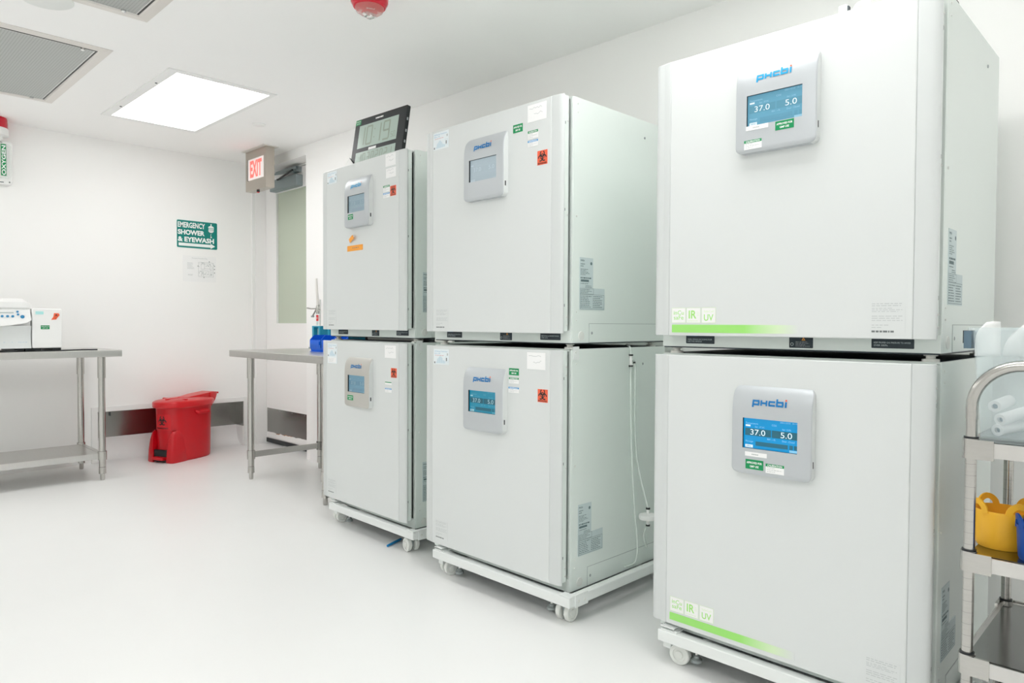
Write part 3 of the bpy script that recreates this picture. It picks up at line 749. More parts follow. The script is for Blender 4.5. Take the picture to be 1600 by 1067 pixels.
def incubator(label, x, y, z, rz, w, stk, upper):
    """origin: front left bottom of the unit; door looks along -x, its left edge is at y = 0"""
    t = thing('incubator', label, 'incubator', (x, y, z), rz, 'stacked laboratory incubators')
    zl = lambda q: q - z                     # heights measured from the room's floor
    D = .66
    # cabinet
    m = MB().frame((0, 0, 0), **UP)
    m.box(.064, D, -w, 0, .022, DB + DH + .003, 'inc_body')
    m.box(.056, .064, -w + .001, -.001, .022, DB + .012, 'inc_body'); m.box(.058, .064, -w + .001, -.001, DB + DH - .006, DB + DH + .002, 'inc_body')
    m.box(.058, .064, -w + .0005, -w + .012, .022, DB + DH, 'inc_body'); m.box(.058, .064, -.012, -.0005, .022, DB + DH, 'inc_body')
    cab = m.build('cabinet', t, bevel=.0015)
    m = MB(); m.box(.0410, .060, -w + .022, -.022, DB + .012, DB + DH - .010, 'gasket'); m.build('door_gasket', t)
    m = MB(); m.box(.06, D - .005, -w + .004, -.004, .0185, .0225, 'blackplate'); m.build('underside_shade', t)  # dark sheet that paints shade onto the cabinet's underside
    # side details (right side, towards the camera)
    m = MB().frame((0, -w, 0), **SIDE)
    m.box(.1555, D - .0185, .0225, .0935, 0, .0006, 'grey'); m.box(.157, D - .02, .024, .092, 0, .0018, 'inc_body'); m.build('access_panel', cab)
    for (a, b, r_) in ((.172, .058, .006), (.50, DB + DH - .065, .005), (.086, DB + DH - .02, .003), (.086, DB + DH - .05, .003), (.084, DB + .048, .003), (.084, DB + .078, .003), (.082, DB + DH * .5, .004)):
        m = MB().frame((0, -w, 0), **SIDE); m.lathe([(r_, 0), (r_ * .9, .002), (r_ * .3, .003)], 'castorwhite' if r_ < .0045 else 'grey', 10, (a, b, 0)); m.build('screw', cab)
    m = MB().frame((0, -w, 0), **SIDE); m.lathe([(.017, 0), (.016, .002), (.0, .003)], 'castorwhite', 24, (.112, .048, 0), False); m.build('hole_cap', cab)
    if not stk.get('noplate'):
        m = MB().frame((0, -w, 0), **SIDE); zb = .143; c = .0012
        m.prism([(.1, zb), (.246, zb), (.246, zb + .08), (.177, zb + .08), (.177, zb + .19), (.1, zb + .19)], 0, c, 'plate')
        m.text('PHCbi', .105, zb + .176, .006, c + .0004, 'plateink', bold=.03); m.lines(.105, .130, zb + .155, zb + .170, 2, c + .0004, 'plateink', .4, 1)
        m.lines(.105, .165, zb + .125, zb + .150, 5, c + .0004, 'plateink', .4, 2, ragged=.7); m.lathe([(.006, c), (.0, c + .0004)], 'plateink', 10, (.166, zb + .170, 0), False)
        m.lines(.105, .172, zb + .112, zb + .120, 1, c + .0004, 'plateink', .6, 3); m.quad(.106, .152, zb + .102, zb + .110, c + .0004, 'plateink'); m.lines(.105, .15, zb + .092, zb + .099, 1, c + .0004, 'plateink', .3, 4)
        m.lines(.132, .172, zb + .080, zb + .090, 2, c + .0004, 'plateink', .4, 5)
        m.lines(.106, .168, zb + .060, zb + .076, 3, c + .0004, 'plateink', .35, 7)
        m.ribbon([(.103, zb + .058), (.180, zb + .058), (.180, zb + .078), (.103, zb + .078)], .001, c + .0004, 'plateink', closed=True)
        m.ribbon([(.103, zb + .004), (.243, zb + .004), (.243, zb + .056), (.103, zb + .056)], .001, c + .0004, 'plateink', closed=True)
        m.lines(.106, .170, zb + .007, zb + .053, 7, c + .0004, 'plateink', .35, 8); m.lines(.176, .240, zb + .007, zb + .053, 7, c + .0004, 'plateink', .35, 9)
        lab(m.build('rating_plate', cab), 'grey plate of small print')
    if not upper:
        m = MB(); m.box(.085, D - .004, -w + .006, -.006, DB + DH + .002, DB + DH + .0036, 'blackplate'); m.build('gap_shade', t)  # dark sheet standing in for the shade between stacked units
    # feet
    for fx in (.085, D - .06):
        for fy in (-.035, -w + .03):
            m = MB(); m.lathe([(.020, 0), (.020, .007), (.011, .0085), (.011, .014), (.016, .015), (.016, .022)], 'pvc', 16, (fx, fy, 0)); m.build('foot', t)
    # black notices under the door
    if upper:
        for k, (u0, u1, lines) in enumerate(((.085, .182, ('WHEN OPENING OR CLOSING DOOR', 'USE THE HANDLE')), (.412, .478, ('', ''))  , (.628, .728, ('KEEP PROPER GAS PRESSURE TO AVOID', 'OVER 30KPa'))) ):
            m = MB().frame((.056, 0, 0), **FRONT); h0 = .032 if k != 1 else .027
            m.rbox(u0, u1, h0, DB + .004, -.001, .0008, .002, 'blackplate')
            c = .0012
            if k == 1:
                m.ribbon([(u0 + .036, .049), (u0 + .040, .055), (u0 + .044, .049)], .0015, c, 'tape', closed=True); m.ribbon([(u0 + .008 + .004 * math.cos(q), .037 + .004 * math.sin(q)) for q in [k_ * PI / 5 for k_ in range(10)]], .001, c, 'plate', closed=True)
                m.lines(u0 + .018, u1 - .005, .030, .046, 4, c, 'grey', .3, 4)
            else:
                m.text(lines[0], u0 + .006, .0445 if k else .043, .0042, c, 'plate', w=u1 - u0 - .014); m.text(lines[1], u0 + .006, .0375 if k else .037, .0042, c, 'plate')
                if k == 0: m.quad(u0 + .004, u0 + .04, .0555, .0605, c, 'bluest')
            m.build('notice_plate', t)
    if stk.get('bracket'):
        m = MB().frame((0, -w, 0), **SIDE); m.box(.064, .098, DB + DH - .035, DB + DH + .012, 0, .003, 'rail'); m.lathe([(.005, .003), (.003, .006)], 'castorwhite', 10, (.08, DB + DH - .008, 0))
        m.box(.05, .064, DB + DH + .004, DB + DH + .008, -.02, .003, 'castorwhite'); m.build('stacking_bracket', t)
    # door: front shell with strips at both edges
    e0, e1 = .056, w - .050
    m = MB().frame((0, 0, DB), r=(1, 0, 0), u=(0, -1, 0))   # normal points down: extrude from 0 to -DH
    m.prism([(0, e0), (0, e1), (.016, e1), (.016, e0)], 0, -DH, 'inc')
    dr = m.build('door', t, bevel=.003)
    for nm, pts in (('edge_strip', [(0.001, e0), (.016, e0), (.016, .0), (.012, .0015), (.008, .006), (.0055, .014), (.004, .028), (.0045, .033), (.002, .038)]),
                    ('edge_strip', [(0.001, e1), (.002, e1 + .012), (.0035, e1 + .030), (.0055, w - .009), (.009, w - .003), (.0125, w), (.016, w), (.016, e1)])):
        m = MB().frame((0, 0, DB), r=(1, 0, 0), u=(0, -1, 0)); m.prism(pts, 0, -DH, 'inc_strip', True); m.build(nm, dr, bevel=.002)
    m = MB().frame((0, 0, DB), r=(1, 0, 0), u=(0, -1, 0))
    m.box(.016, .020, .012, w - .008, -DH + .006, -.006, 'grey'); m.box(.020, .0410, .008, w - .004, -DH + .002, -.008, 'inc_body'); inner = m.build('inner_frame', dr, bevel=.0015)
    for zz in (.03, .06, DH * .5, DH - .09, DH - .06):
        m = MB().frame((0, -w + .004, DB), **SIDE); m.lathe([(.0035, 0), (.003, .0015), (.001, .002)], 'castorwhite', 8, (.036, zz, 0)); m.build('screw', dr)
    for zz in (.10, DH * .52, DH - .10):
        m = MB().frame((0, -w + .004, DB), **SIDE); m.quad(.0165, .0195, zz - .005, zz + .005, .004, 'darkgrey'); m.build('hinge_pin', dr)
    # control panel and its stickers
    cp = control_panel(t, None, stk.get('face', 'silver'), stk['screen'], stk.get('logo', 'logoblue'))
    F = dict(o=(0, 0, 0), **FRONT)
    for kind, u0, u1, z0, z1 in stk.get('panel', ()):
        m = MB().frame(**F); z0, z1 = zl(z0), zl(z1); c = .0278
        if kind == 'green': approved(m, u0, u1, z0, z1, c); m.build('approval_sticker', cp)
        if kind == 'cal': calibration(m, u0, u1, z0, z1, c); m.build('calibration_sticker', cp)
        if kind == 'strip': m.box(u0, u1, z0, z1, c - .0006, c, 'paper'); m.lines(u0 + .02, u1 - .02, z0 + .003, z1 - .003, 1, c + .0004, 'inklight', .6, 2); m.build('name_sticker', cp)
    for kind, u0, u1, z0, z1 in stk['door']:
        m = MB().frame(**F); z0, z1 = zl(z0), zl(z1); c = .0010; w_, h_ = u1 - u0, z1 - z0
        nm = None
        if kind == 'green': approved(m, u0, u1, z0, z1, c); nm = 'approval_sticker'
        elif kind == 'cal': calibration(m, u0, u1, z0, z1, c); nm = 'calibration_sticker'
        elif kind == 'blue': calibration(m, u0, u1, z0, z1, c, 'bluest', 'MAINTENANCE'); nm = 'maintenance_sticker'
        elif kind == 'bio':
            m.box(u0, u1, z0, z1, c - .0006, c, 'orange'); biohazard(m, (u0 + u1) / 2, z0 + h_ * .56, w_ * .44, c + .0004, 'black'); m.text('BIOHAZARD', (u0 + u1) / 2, z0 + h_ * .05, h_ * .11, c + .0004, 'black', w=w_ * .86, align='C', bold=.03); nm = 'biohazard_sticker'
        elif kind == 'paper':
            m.box(u0, u1, z0, z1, c - .0006, c, 'paper'); R = random.Random(int(u0 * 999 + z0 * 77))
            for yy_, s0 in ((.78, .1), (.45, .35)):
                p = []; n = 9
                for i in range(n): p.append((u0 + w_ * (s0 + (.85 - s0) * i / n), z0 + h_ * (yy_ + R.uniform(-.07, .07))))
                m.ribbon(p, .0014, c + .0004, 'inklight')
            nm = 'paper_note'
        elif kind == 'ref':
            m.box(u0, u1, z0, z1, c - .0006, c, 'paperblue'); q = c + .0004
            m.text('LN2 Backup Temperature', u0 + .006, z1 - .012, .0055, q, 'inkblue', w=w_ * .84); m.text('Alarm -150', u0 + .006, z1 - .021, .005, q, 'inkblue', w=w_ * .36)
            m.quad(u1 - .014, u1 - .006, z1 - .026, z1 - .016, q, 'inklight'); m.lines(u0 + .01, u1 - .02, z1 - .028, z1 - .025, 1, q, 'inkred', .5, 2)
            zz = max(z0, z1 - .072)
            for i, hh in enumerate((.006, .018, .022, .027, .030, .027, .022, .014, .012, .010)): m.quad(u0 + .018 + i * .006, u0 + .022 + i * .006, zz + .006, zz + .006 + hh, q, 'inkpale')
            m.quad(u0 + .004, u0 + .011, zz + .004, zz + .012, q, 'ink'); m.quad(u1 - .019, u1 - .013, zz + .016, zz + .030, q, 'ink'); m.ribbon([(u1 - .022, zz + .012), (u1 - .006, zz + .012), (u1 - .006, zz + .036), (u1 - .022, zz + .036)], .001, q, 'inkpale', closed=True)
            if h_ > .09:
                m.quad(u0 + .006, u1 - .012, z0 + .004, z0 + .030, q - .0002, 'paper'); m.lines(u0 + .012, u1 - .02, z0 + .006, z0 + .026, 4, q + .0003, 'inklight', .25, 3)
            nm = 'instruction_sticker'
        elif kind == 'txt':
            m.box(u0 - .003, u1 + .003, z0 - .003, z1 + .003, c - .0006, c - .0003, 'inc')
            q = c
            m.lines(u0, u1, z1 - .010, z1, 2, q, 'inklight', .4, 1, .2); m.lines(u0, u1, z1 - .024, z1 - .012, 3, q, 'inklight', .4, 2, .6); m.lines(u0, u1, z0 + .028, z0 + .044, 3, q, 'inklight', .35, 3, .15)
            m.lines(u0, u1, z0 + .010, z0 + .022, 2, q, 'inklight', .3, 4, .8); m.lines(u0, u0 + w_ * .7, z0, z0 + .006, 1, q, 'ink', .8, 5, 0); nm = 'service_print'
        elif kind == 'tape':
            m.box(u0, u1, z0, z1, c - .0006, c + .0004, 'tape'); m.lines(u0 + .05, u1 - .02, z0 + .01, z1 - .008, 1, c + .0009, 'brown', .4, 8, gap=.4); nm = 'tape_strip'
        elif kind == 'tab':
            n = 9; v = []
            for i in range(n):
                k = i / (n - 1); cx = u0 + w_ * k; cz = z0 + h_ * math.sin(k * 1.35); th = .011
                v += [(cx - th * .5, cz + th, c + .014 * k), (cx + th * .6, cz - th * .8, c + .014 * k)]
            m.add(v, [(2 * i + 1, 2 * i + 3, 2 * i + 2, 2 * i) for i in range(n - 1)], 'tape', True); nm = 'curled_tape'
        elif kind == 'marks':
            q = c
            for i, (p, s) in enumerate(((u0, u0 + .047), (u0 + .051, u0 + .097), (u0 + .102, u0 + .147))):
                m.box(p, s, z0, z1, q - .0006, q - .0002, 'white'); m.ribbon([(p, z0), (s, z0), (s, z1), (p, z1)], .0009, q, 'limepale', closed=True)
            m.text('inCu', u0 + .0235, z0 + .0245, .0125, q, 'lime', w=.035, align='C', bold=.006); m.text('saFe', u0 + .0235, z0 + .0095, .0125, q, 'lime', w=.034, align='C', bold=.006)
            m.text('IR', u0 + .058, z0 + .0125, .0245, q, 'lime', w=.026, bold=.02); m.lines(u0 + .086, u0 + .094, z0 + .02, z0 + .034, 3, q, 'limepale', .3, 2); m.lines(u0 + .055, u0 + .093, z0 + .004, z0 + .007, 1, q, 'limepale', .6, 3)
            m.text('UV', u0 + .1245, z0 + .006, .019, q, 'lime', w=.031, align='C', bold=.014); m.text('SafeCell', u0 + .1245, z0 + .031, .006, q, 'limepale', w=.032, align='C'); nm = 'feature_marks'
        elif kind == 'stripe':
            m.box(u0, u1, z0, z1, c - .0008, c - .0002, 'stripe'); nm = 'green_stripe'
        elif kind == 'greenline':
            m.box(u0, u1, z0, z1, c - .0006, c, 'paper'); m.quad(u0, u1, z1 - h_ * .3, z1, c + .0004, 'greenst'); nm = 'calibration_sticker'
        m.build(nm, dr)
    return t

SA = (1.9056, 1.2484, .0047, .788); SB = (1.8995, 2.3984, -.0107, .778); SC = (2.0034, 3.4248, -.0268, .778)
ZU, ZL = .9745, .0725
incubator('top right incubator, nearest, with a green stripe and pale blue screen', SA[0], SA[1], ZU, SA[2], SA[3], dict(screen='pale', logo='logocyan',
    panel=(('strip', .316, .380, 1.608, 1.620), ('green', .400, .451, 1.594, 1.618), ('cal', .311, .362, 1.556, 1.581)),
    door=(('marks', .068, .215, 1.071, 1.116), ('stripe', .068, .462, 1.041, 1.065), ('txt', .645, .719, 1.047, 1.122))), True)
incubator('bottom right incubator, nearest, with a green stripe and bright blue screen', SA[0], SA[1], ZL, SA[2], SA[3], dict(screen='bright',
    panel=(('strip', .325, .389, .696, .708), ('green', .327, .379, .660, .687), ('cal', .386, .438, .656, .682)),
    door=(('marks', .072, .219, .174, .218), ('stripe', .070, .462, .145, .168), ('txt', .646, .722, .145, .220))), False)
incubator('top middle incubator with a washed-out grey screen and several stickers', SB[0], SB[1], ZU, SB[2], SB[3], dict(screen='faded',
    door=(('ref', .060, .161, 1.792, 1.864), ('green', .536, .586, 1.776, 1.806), ('cal', .613, .664, 1.740, 1.769), ('blue', .613, .664, 1.711, 1.734), ('bio', .661, .710, 1.638, 1.689), ('paper', .611, .705, 1.800, 1.862), ('txt', .082, .157, 1.047, 1.124))), True)
incubator('bottom middle incubator with a dark teal screen and orange biohazard sticker', SB[0], SB[1], ZL, SB[2], SB[3], dict(screen='tealish', bracket=True,
    door=(('ref', .065, .166, .893, .958), ('green', .520, .572, .872, .898), ('cal', .520, .572, .841, .863), ('blue', .518, .573, .806, .827), ('bio', .669, .718, .782, .829), ('paper', .614, .706, .899, .961), ('txt', .081, .156, .159, .232))), False)
incubator('top left incubator with orange tape on its door and a clock on top', SC[0], SC[1], ZU, SC[2], SC[3], dict(screen='greyed', logo='logocyan',
    panel=(('green', .322, .369, 1.586, 1.612),),
    door=(('ref', .068, .168, 1.800, 1.864), ('cal', .599, .653, 1.692, 1.722), ('blue', .599, .653, 1.664, 1.687), ('bio', .658, .705, 1.667, 1.714), ('tape', .271, .417, 1.432, 1.460), ('tab', .290, .352, 1.482, 1.500), ('paper', .618, .703, 1.810, 1.868), ('paper', .622, .705, 1.755, 1.800), ('txt', .082, .155, 1.052, 1.134))), True)
incubator('bottom left incubator with a beige control panel, farthest from the camera', SC[0], SC[1], ZL, SC[2], SC[3], dict(screen='slate', face='silver_beige', bracket=True,
    panel=(('green', .315, .368, .676, .701),),
    door=(('ref', .069, .167, .852, .957), ('bio', .664, .711, .808, .853), ('greenline', .615, .669, .772, .785), ('blue', .615, .669, .735, .755), ('paper', .612, .706, .900, .960), ('txt', .073, .152, .160, .231))), False)

# ------------------------------------------------------------------ wheeled bases
def base(label, S, u0, u1, cast):
    t = thing('wheeled_base', label, 'wheeled base', (S[0], S[1], 0), S[2], 'wheeled bases under the incubators')
    f0, f1 = -.014, .70
    zt, zb = .108, .072
    for nm, b in (('front_rail', (f0, f0 + .032, -u1, -u0)), ('rear_rail', (f1 - .032, f1, -u1, -u0))):
        m = MB(); m.box(*b, zb, zt, 'rail'); m.build(nm, t, bevel=.003)
    for nm, b, q in (('side_rail', (f0 + .032, f1 - .032, -u1, -u1 + .030), zt), ('side_rail', (f0 + .032, f1 - .032, -u0 - .03, -u0), .070)):
        m = MB(); m.box(*b, q - .036 if q > .1 else .040, q, 'rail'); m.build(nm, t, bevel=.003)
    for sx, sy in ((0, 0), (0, 1), (1, 0), (1, 1)):
        x0 = f0 + .034 if not sx else f1 - .14; y0 = (-u0 - .10) if not sy else (-u1 + .03)
        m = MB(); m.box(x0, x0 + .106, y0, y0 + .07, .066, .0722, 'rail'); m.build('corner_plate', t)
    # end bracket at the near front corner
    m = MB(); m.box(f0 + .028, f0 + .10, -u1 - .004, -u1, zb - .004, zt + .004, 'rail'); m.box(f0 + .028, f0 + .10, -u1 - .004, -u1 + .018, zt, zt + .006, 'rail'); m.box(f0, f0 + .034, -u1 - .002, -u1 + .05, zt, zt + .005, 'rail')
    for k in (.045, .078): m.frame((0, -u1 - .004, 0), **SIDE); m.lathe([(.006, 0), (.006, .003), (.003, .004)], 'castorwhite', 6, (f0 + k, .089, 0)); m.frame()
    m.build('corner_bracket', t, bevel=.0015)
    m = MB(); m.box(f0 + .004, f0 + .05, -u0 - .065, -u0 - .01, zt, zt + .004, 'rail'); m.box(f0 + .004, f0 + .05, -u0 - .055, -u0 - .008, zt + .010, zt + .013, 'rail'); m.box(f0 + .044, f0 + .05, -u0 - .055, -u0 - .008, zt, zt + .012, 'rail'); m.build('corner_bracket', t, bevel=.001)
    for (x, u, ang) in cast:
        root = MB(); ca, sa = math.cos(ang), math.sin(ang)
        m = MB().frame((x, -u, 0), r=(ca, sa, 0), u=(-sa, ca, 0))   # wheel axis along frame b
        m.cyl((0, 0, .045), (0, 0, .072), .010, 'castorgrey', seg=12); m.box(-.022, .022, -.022, .022, .066, .072, 'castorgrey')
        m.box(-.014, .018, -.007, .007, .02, .062, 'castorgrey'); cst = m.build('caster', t)
        for sgn in (-1, 1):
            m = MB().frame((x, -u, 0), r=(ca, sa, 0), u=(-sa, ca, 0)); c0 = sgn * .009; c1 = sgn * .029
            rings = []
            for (r_, c_) in ((.0, c0), (.030, c0), (.0325, c0 + sgn * .003), (.0325, c1 - sgn * .003), (.030, c1), (.021, c1), (.020, c1 - sgn * .003), (.012, c1 - sgn * .003), (.011, c1 + sgn * .001), (.0, c1 + sgn * .001)):
                rings.append([(max(r_, .0005) * math.cos(2 * PI * k / 24), c_, .033 + max(r_, .0005) * math.sin(2 * PI * k / 24)) for k in range(24)])
            if sgn < 0: rings = [q[::-1] for q in rings]
            m.loft(rings, 'castorwhite', True, True); m.build('wheel', cst)
    for (x, u) in ((.052, u0 + .10), (.052, u1 - .14)):
        m = MB(); m.cyl((x, -u, .026), (x, -u, .072), .006, 'chrome', seg=10); m.lathe([(.018, .014), (.018, .022), (.010, .028), (.010, .034)], 'castorgrey', 14, (x, -u, 0)); m.build('leveling_foot', t)
    return t
base('white wheeled base under the right incubator stack', SA, .035, .826, ((.045, .09, PI / 2 + .15), (.045, .745, PI / 2), (.63, .09, .3), (.63, .745, .2)))
base('white wheeled base under the middle incubator stack', SB, .075, .837, ((.045, .118, -.25), (.045, .775, .05), (.63, .118, .3), (.63, .775, .9)))
base('white wheeled base under the left incubator stack', SC, .10, .86, ((.045, .125, -.1), (.03, .785, PI / 2 - .15), (.63, .12, .3), (.63, .785, .2)))

# ------------------------------------------------------------------ clock on the left stack
t = thing('digital_clock', 'black framed digital clock showing 10:19 leaning on the left incubator', 'clock', (2.079, 3.265, 1.8772), math.atan2(-.016, .431) * -1)
LA = .161; CW, CH = .431, .274
CF = dict(o=(0, 0, 0), r=(0, -1, 0), u=(math.sin(LA), 0, math.cos(LA)))
m = MB().frame(**CF); m.rbox(0, CW, 0, CH, -.022, 0, .006, 'black', .002); m.build('frame', t)
SEG = {'0': 'abcdef', '1': 'bc', '2': 'abged', '3': 'abgcd', '4': 'fgbc', '5': 'afgcd', '6': 'afgedc', '7': 'abc', '8': 'abcdefg', '9': 'abcdfg'}
def seg7(m, ch, a, b, w, h, tck, c, col):
    q = {'a': ((0, 1), (1, 1)), 'b': ((1, 1), (1, .5)), 'c': ((1, .5), (1, 0)), 'd': ((0, 0), (1, 0)), 'e': ((0, .5), (0, 0)), 'f': ((0, 1), (0, .5)), 'g': ((0, .5), (1, .5))}
    for s_ in SEG[ch]:
        (x0, y0), (x1, y1) = q[s_]; m.ribbon([(a + x0 * w, b + y0 * h), (a + x1 * w, b + y1 * h)], tck, c, col)
m = MB().frame(**CF); U = lambda q: q * CW
V = lambda q: q * CH
m.quad(U(.10), U(.865), V(.395), V(.855), .0006, 'lcd'); c = .0012
seg7(m, '1', U(.19), V(.45), U(.03), V(.35), .010, c, 'lcdink'); seg7(m, '0', U(.27), V(.45), U(.10), V(.35), .010, c, 'lcdink')
for q in (.54, .70): m.quad(U(.415), U(.432), V(q), V(q + .03), c, 'lcdink')
seg7(m, '1', U(.50), V(.45), U(.04), V(.35), .010, c, 'lcdink'); seg7(m, '9', U(.60), V(.45), U(.11), V(.35), .010, c, 'lcdink')
seg7(m, '5', U(.755), V(.46), U(.03), V(.10), .003, c, 'lcdink'); seg7(m, '0', U(.80), V(.46), U(.03), V(.10), .003, c, 'lcdink')
m.build('time_display', t)
m = MB().frame(**CF); m.quad(U(.09), U(.87), V(.07), V(.315), .0006, 'lcd')
for i, ch in enumerate('10302021'): seg7(m, ch, U(.16 + i * .085), V(.10), U(.045), V(.17), .005, c, 'lcdink')
m.build('date_display', t)
m = MB().frame(**CF); m.quad(0 + .003, U(.115), V(.885), V(.985), .0006, 'greenst'); m.text('APPROVED', U(.06), V(.94), .007, .001, 'signwhite', w=.04, align='C'); m.text('GMP USE', U(.06), V(.90), .007, .001, 'signwhite', w=.03, align='C'); m.build('approval_sticker', t)
m = MB().frame(**CF); m.quad(U(.34), U(.49), V(.322), V(.372), .0006, 'paper'); m.build('name_sticker', t)
m = MB().frame(**CF); m.lines(U(.41), U(.56), V(.905), V(.945), 1, .0006, 'paper', .7, 3, 0, .1); m.build('front_print', t)
for q in (.30, .50, .72):
    m = MB().frame((0, -CW, 0), r=(math.cos(LA), 0, -math.sin(LA)), u=(math.sin(LA), 0, math.cos(LA))); m.box(.006, .014, V(q), V(q + .05), -.001, .0012, 'grey'); m.build('side_button', t)
m = MB(); m.tube([(.075, -.10, .003), (.03, -.10, .10)], .005, 'black', 8); m.tube([(.075, -CW + .10, .003), (.03, -CW + .10, .10)], .005, 'black', 8); m.build('back_stand', t)
m = MB().frame(**CF)
m.add([(-.045, 0, .012), (.075, 0, .012), (-.005, V(.23), .003), (-.012, V(.26), .003)], [(0, 1, 2, 3)], 'bagwhite'); m.add([(-.045, 0, .011), (-.012, V(.26), .002), (-.004, V(.22), -.022), (-.004, 0, -.022)], [(0, 1, 2, 3)], 'grey')
o = m.build('corner_sleeve', t); lab(o, 'white folded plastic sleeve on the lower left corner')
sd = o.modifiers.new('thick', 'SOLIDIFY'); sd.thickness = .001

# pole lying across the lower incubators
t = thing('cleaning_pole', 'long grey pole with teal tip lying in the gap between the incubators', 'pole', (2.132, 2.93, .9852))
zz = 0
m = MB(); m.cyl((.0, .235, .0), (-.0, -.45, .0), .0075, 'pvc', seg=14); m.build('shaft', t)
m = MB(); m.cyl((.0, .42, 0), (.0, .255, 0), .0075, 'tealplastic', r1=.0085, seg=14); lab(m.build('tip', t), 'teal tip')
m = MB(); m.cyl((.0, .255, 0), (.0, .235, 0), .0088, 'black', seg=14); m.build('tip_ring', t)
m = MB(); m.cyl((0, -.24, 0), (0, -.325, 0), .0098, 'black', seg=14); m.build('collar', t)

# ------------------------------------------------------------------ things on the right table
def bin_(loc, rz, label, colr='binblue'):
    t = thing('storage_bin', label, 'bin', loc, rz, 'blue bins on the right table')
    L, Wd, H = .125, .138, .108; w = .003
    m = MB()
    m.box(0, L, 0, Wd, 0, w, colr); m.box(L - w, L, 0, Wd, 0, H, colr)
    for y in (0, Wd - w):
        m.frame((0, y + w, 0), **SIDE); m.prism([(.012, 0), (L, 0), (L, H), (.030, H), (0.0, .078), (0, .03)], 0, w, colr); m.frame()
    m.add([(.012, 0, 0), (.012, Wd, 0), (0, Wd, .03), (0, 0, .03)], [(0, 1, 2, 3)], colr); m.box(0, w, 0, Wd, .03, .078, colr)
    m.box(.03, L + .003, -.001, .004, H - .006, H + .001, colr); m.box(.03, L + .003, Wd - .004, Wd + .001, H - .006, H + .001, colr)
    m.build('tray', t)
    m = MB(); m.box(-.006, .0, .012, Wd - .012, .045, .066, colr); m.build('label_lip', t)
bin_((2.40, 4.112, TZ), 0, 'blue plastic bin at the left end of the row on the steel table')
bin_((2.40, 3.97, TZ), 0, 'blue plastic bin second along the row, half behind the incubator')
bin_((2.40, 3.828, TZ), 0, 'third blue plastic bin along, seen through the gap between left incubators')
bin_((2.40, 3.686, TZ), 0, 'fourth blue plastic bin, at the right end of the row, mostly hidden')
t = thing('tube_rack', 'teal upright tube rack behind the blue bins on the table', 'rack', (2.58, 4.37, TZ))
m = MB(); m.box(-.03, .03, -.115, .115, 0, .008, 'tealplastic'); m.build('base_deck', t)
m = MB(); m.box(-.03, .03, .005, .115, .160, .168, 'tealplastic'); m.build('top_deck', t)
for y, h in ((.102, .16), (.018, .16), (-.103, .15)):
    m = MB(); m.box(-.03, .03, y - .012, y + .012, .008, h, 'tealplastic'); m.build('post', t)
for i in range(2):
    m = MB(); m.lathe([(.008, .03), (.009, .05), (.009, .15)], 'tube', 14, (0, .072 - i * .028, .0)); m.build('tube', t)
t = thing('lab_stand', 'grey metal stand with clamp and red tag behind the left incubators', 'stand', (2.70, 4.643, TZ))
m = MB(); m.box(-.06, .035, -.09, .05, 0, .012, 'grey'); m.build('base_plate', t)
m = MB(); m.cyl((0, -.012, .012), (.0, -.012, .36), .006, 'chrome', seg=10); m.build('rod', t)
m = MB(); m.tube([(-.01, .022, .515), (-.01, .016, .42), (-.01, .004, .32), (-.01, -.01, .275)], [.006, .009, .011, .009], 'frame_al', 10); m.build('spout', t)
m = MB(); m.tube([(-.01, .16, .300), (-.01, .10, .294), (-.01, .03, .294), (-.01, -.03, .284)], .005, 'steel', 8); m.tube([(-.01, .08, .24), (-.01, .035, .28), (-.01, -.0, .31)], .006, 'steel', 8); m.lathe([(.014, .255), (.016, .265), (.016, .305), (.012, .32)], 'steel', 14, (-.01, .0, 0)); m.lathe([(.012, -.006), (.012, .006)], 'grey', 12, (-.01, .08, .237)); m.build('clamp', t)
m = MB().frame((-.012, 0, 0), **FRONT); m.box(-.012, .016, .203, .247, .004, .008, 'redlabel'); m.ribbon([(.002 + .007 * math.cos(q), .225 + .007 * math.sin(q)) for q in [k * PI / 5 for k in range(10)]], .003, .009, 'white', closed=True); m.box(-.012, .016, .174, .201, .004, .006, 'plate'); m.build('tag', t)

# ------------------------------------------------------------------ tubing on the middle stack
t = thing('air_tubing', 'clear tubing with white disc filter hanging on the middle incubator side', 'tubing', (2.30, 1.60, .10))
def smooth_path(pts, n=8):
    P = [Vector(p) for p in pts]; out = []
    for i in range(len(P) - 1):
        p0, p1, p2, p3 = P[max(i - 1, 0)], P[i], P[i + 1], P[min(i + 2, len(P) - 1)]
        for k in range(n):
            u = k / n
            out.append(.5 * ((2 * p1) + (p2 - p0) * u + (2 * p0 - 5 * p1 + 4 * p2 - p3) * u * u + (3 * p1 - p0 - 3 * p2 + p3) * u ** 3))
    out.append(P[-1]); return [tuple(p) for p in out]
yy0 = .008
m = MB(); m.tube(smooth_path([(.03, .05, .885), (-.005, yy0, .872), (0, yy0, .84), (.0, yy0, .72), (.008, yy0, .50), (.03, yy0, .26), (.055, yy0, .09), (.045, yy0, .022), (.01, yy0, .012), (-.03, yy0, .016)]), .0042, 'tube', 8); m.build('hose', t)
m = MB(); m.tube(smooth_path([(.004, yy0, .82), (.022, yy0 - .004, .80), (.03, yy0, .60), (.05, yy0, .42), (.074, yy0 - .036, .235)]), .0042, 'tube', 8); m.tube(smooth_path([(.074, yy0 - .036, .175), (.085, yy0 - .01, .12), (.12, yy0, .06)]), .0042, 'tube', 8); m.build('hose', t)
m = MB(); m.cyl((0, yy0, .80), (0, yy0, .85), .006, 'white', seg=12); m.tube([(0, yy0, .825), (.018, yy0, .81)], .004, 'white', 8); m.build('connector', t)
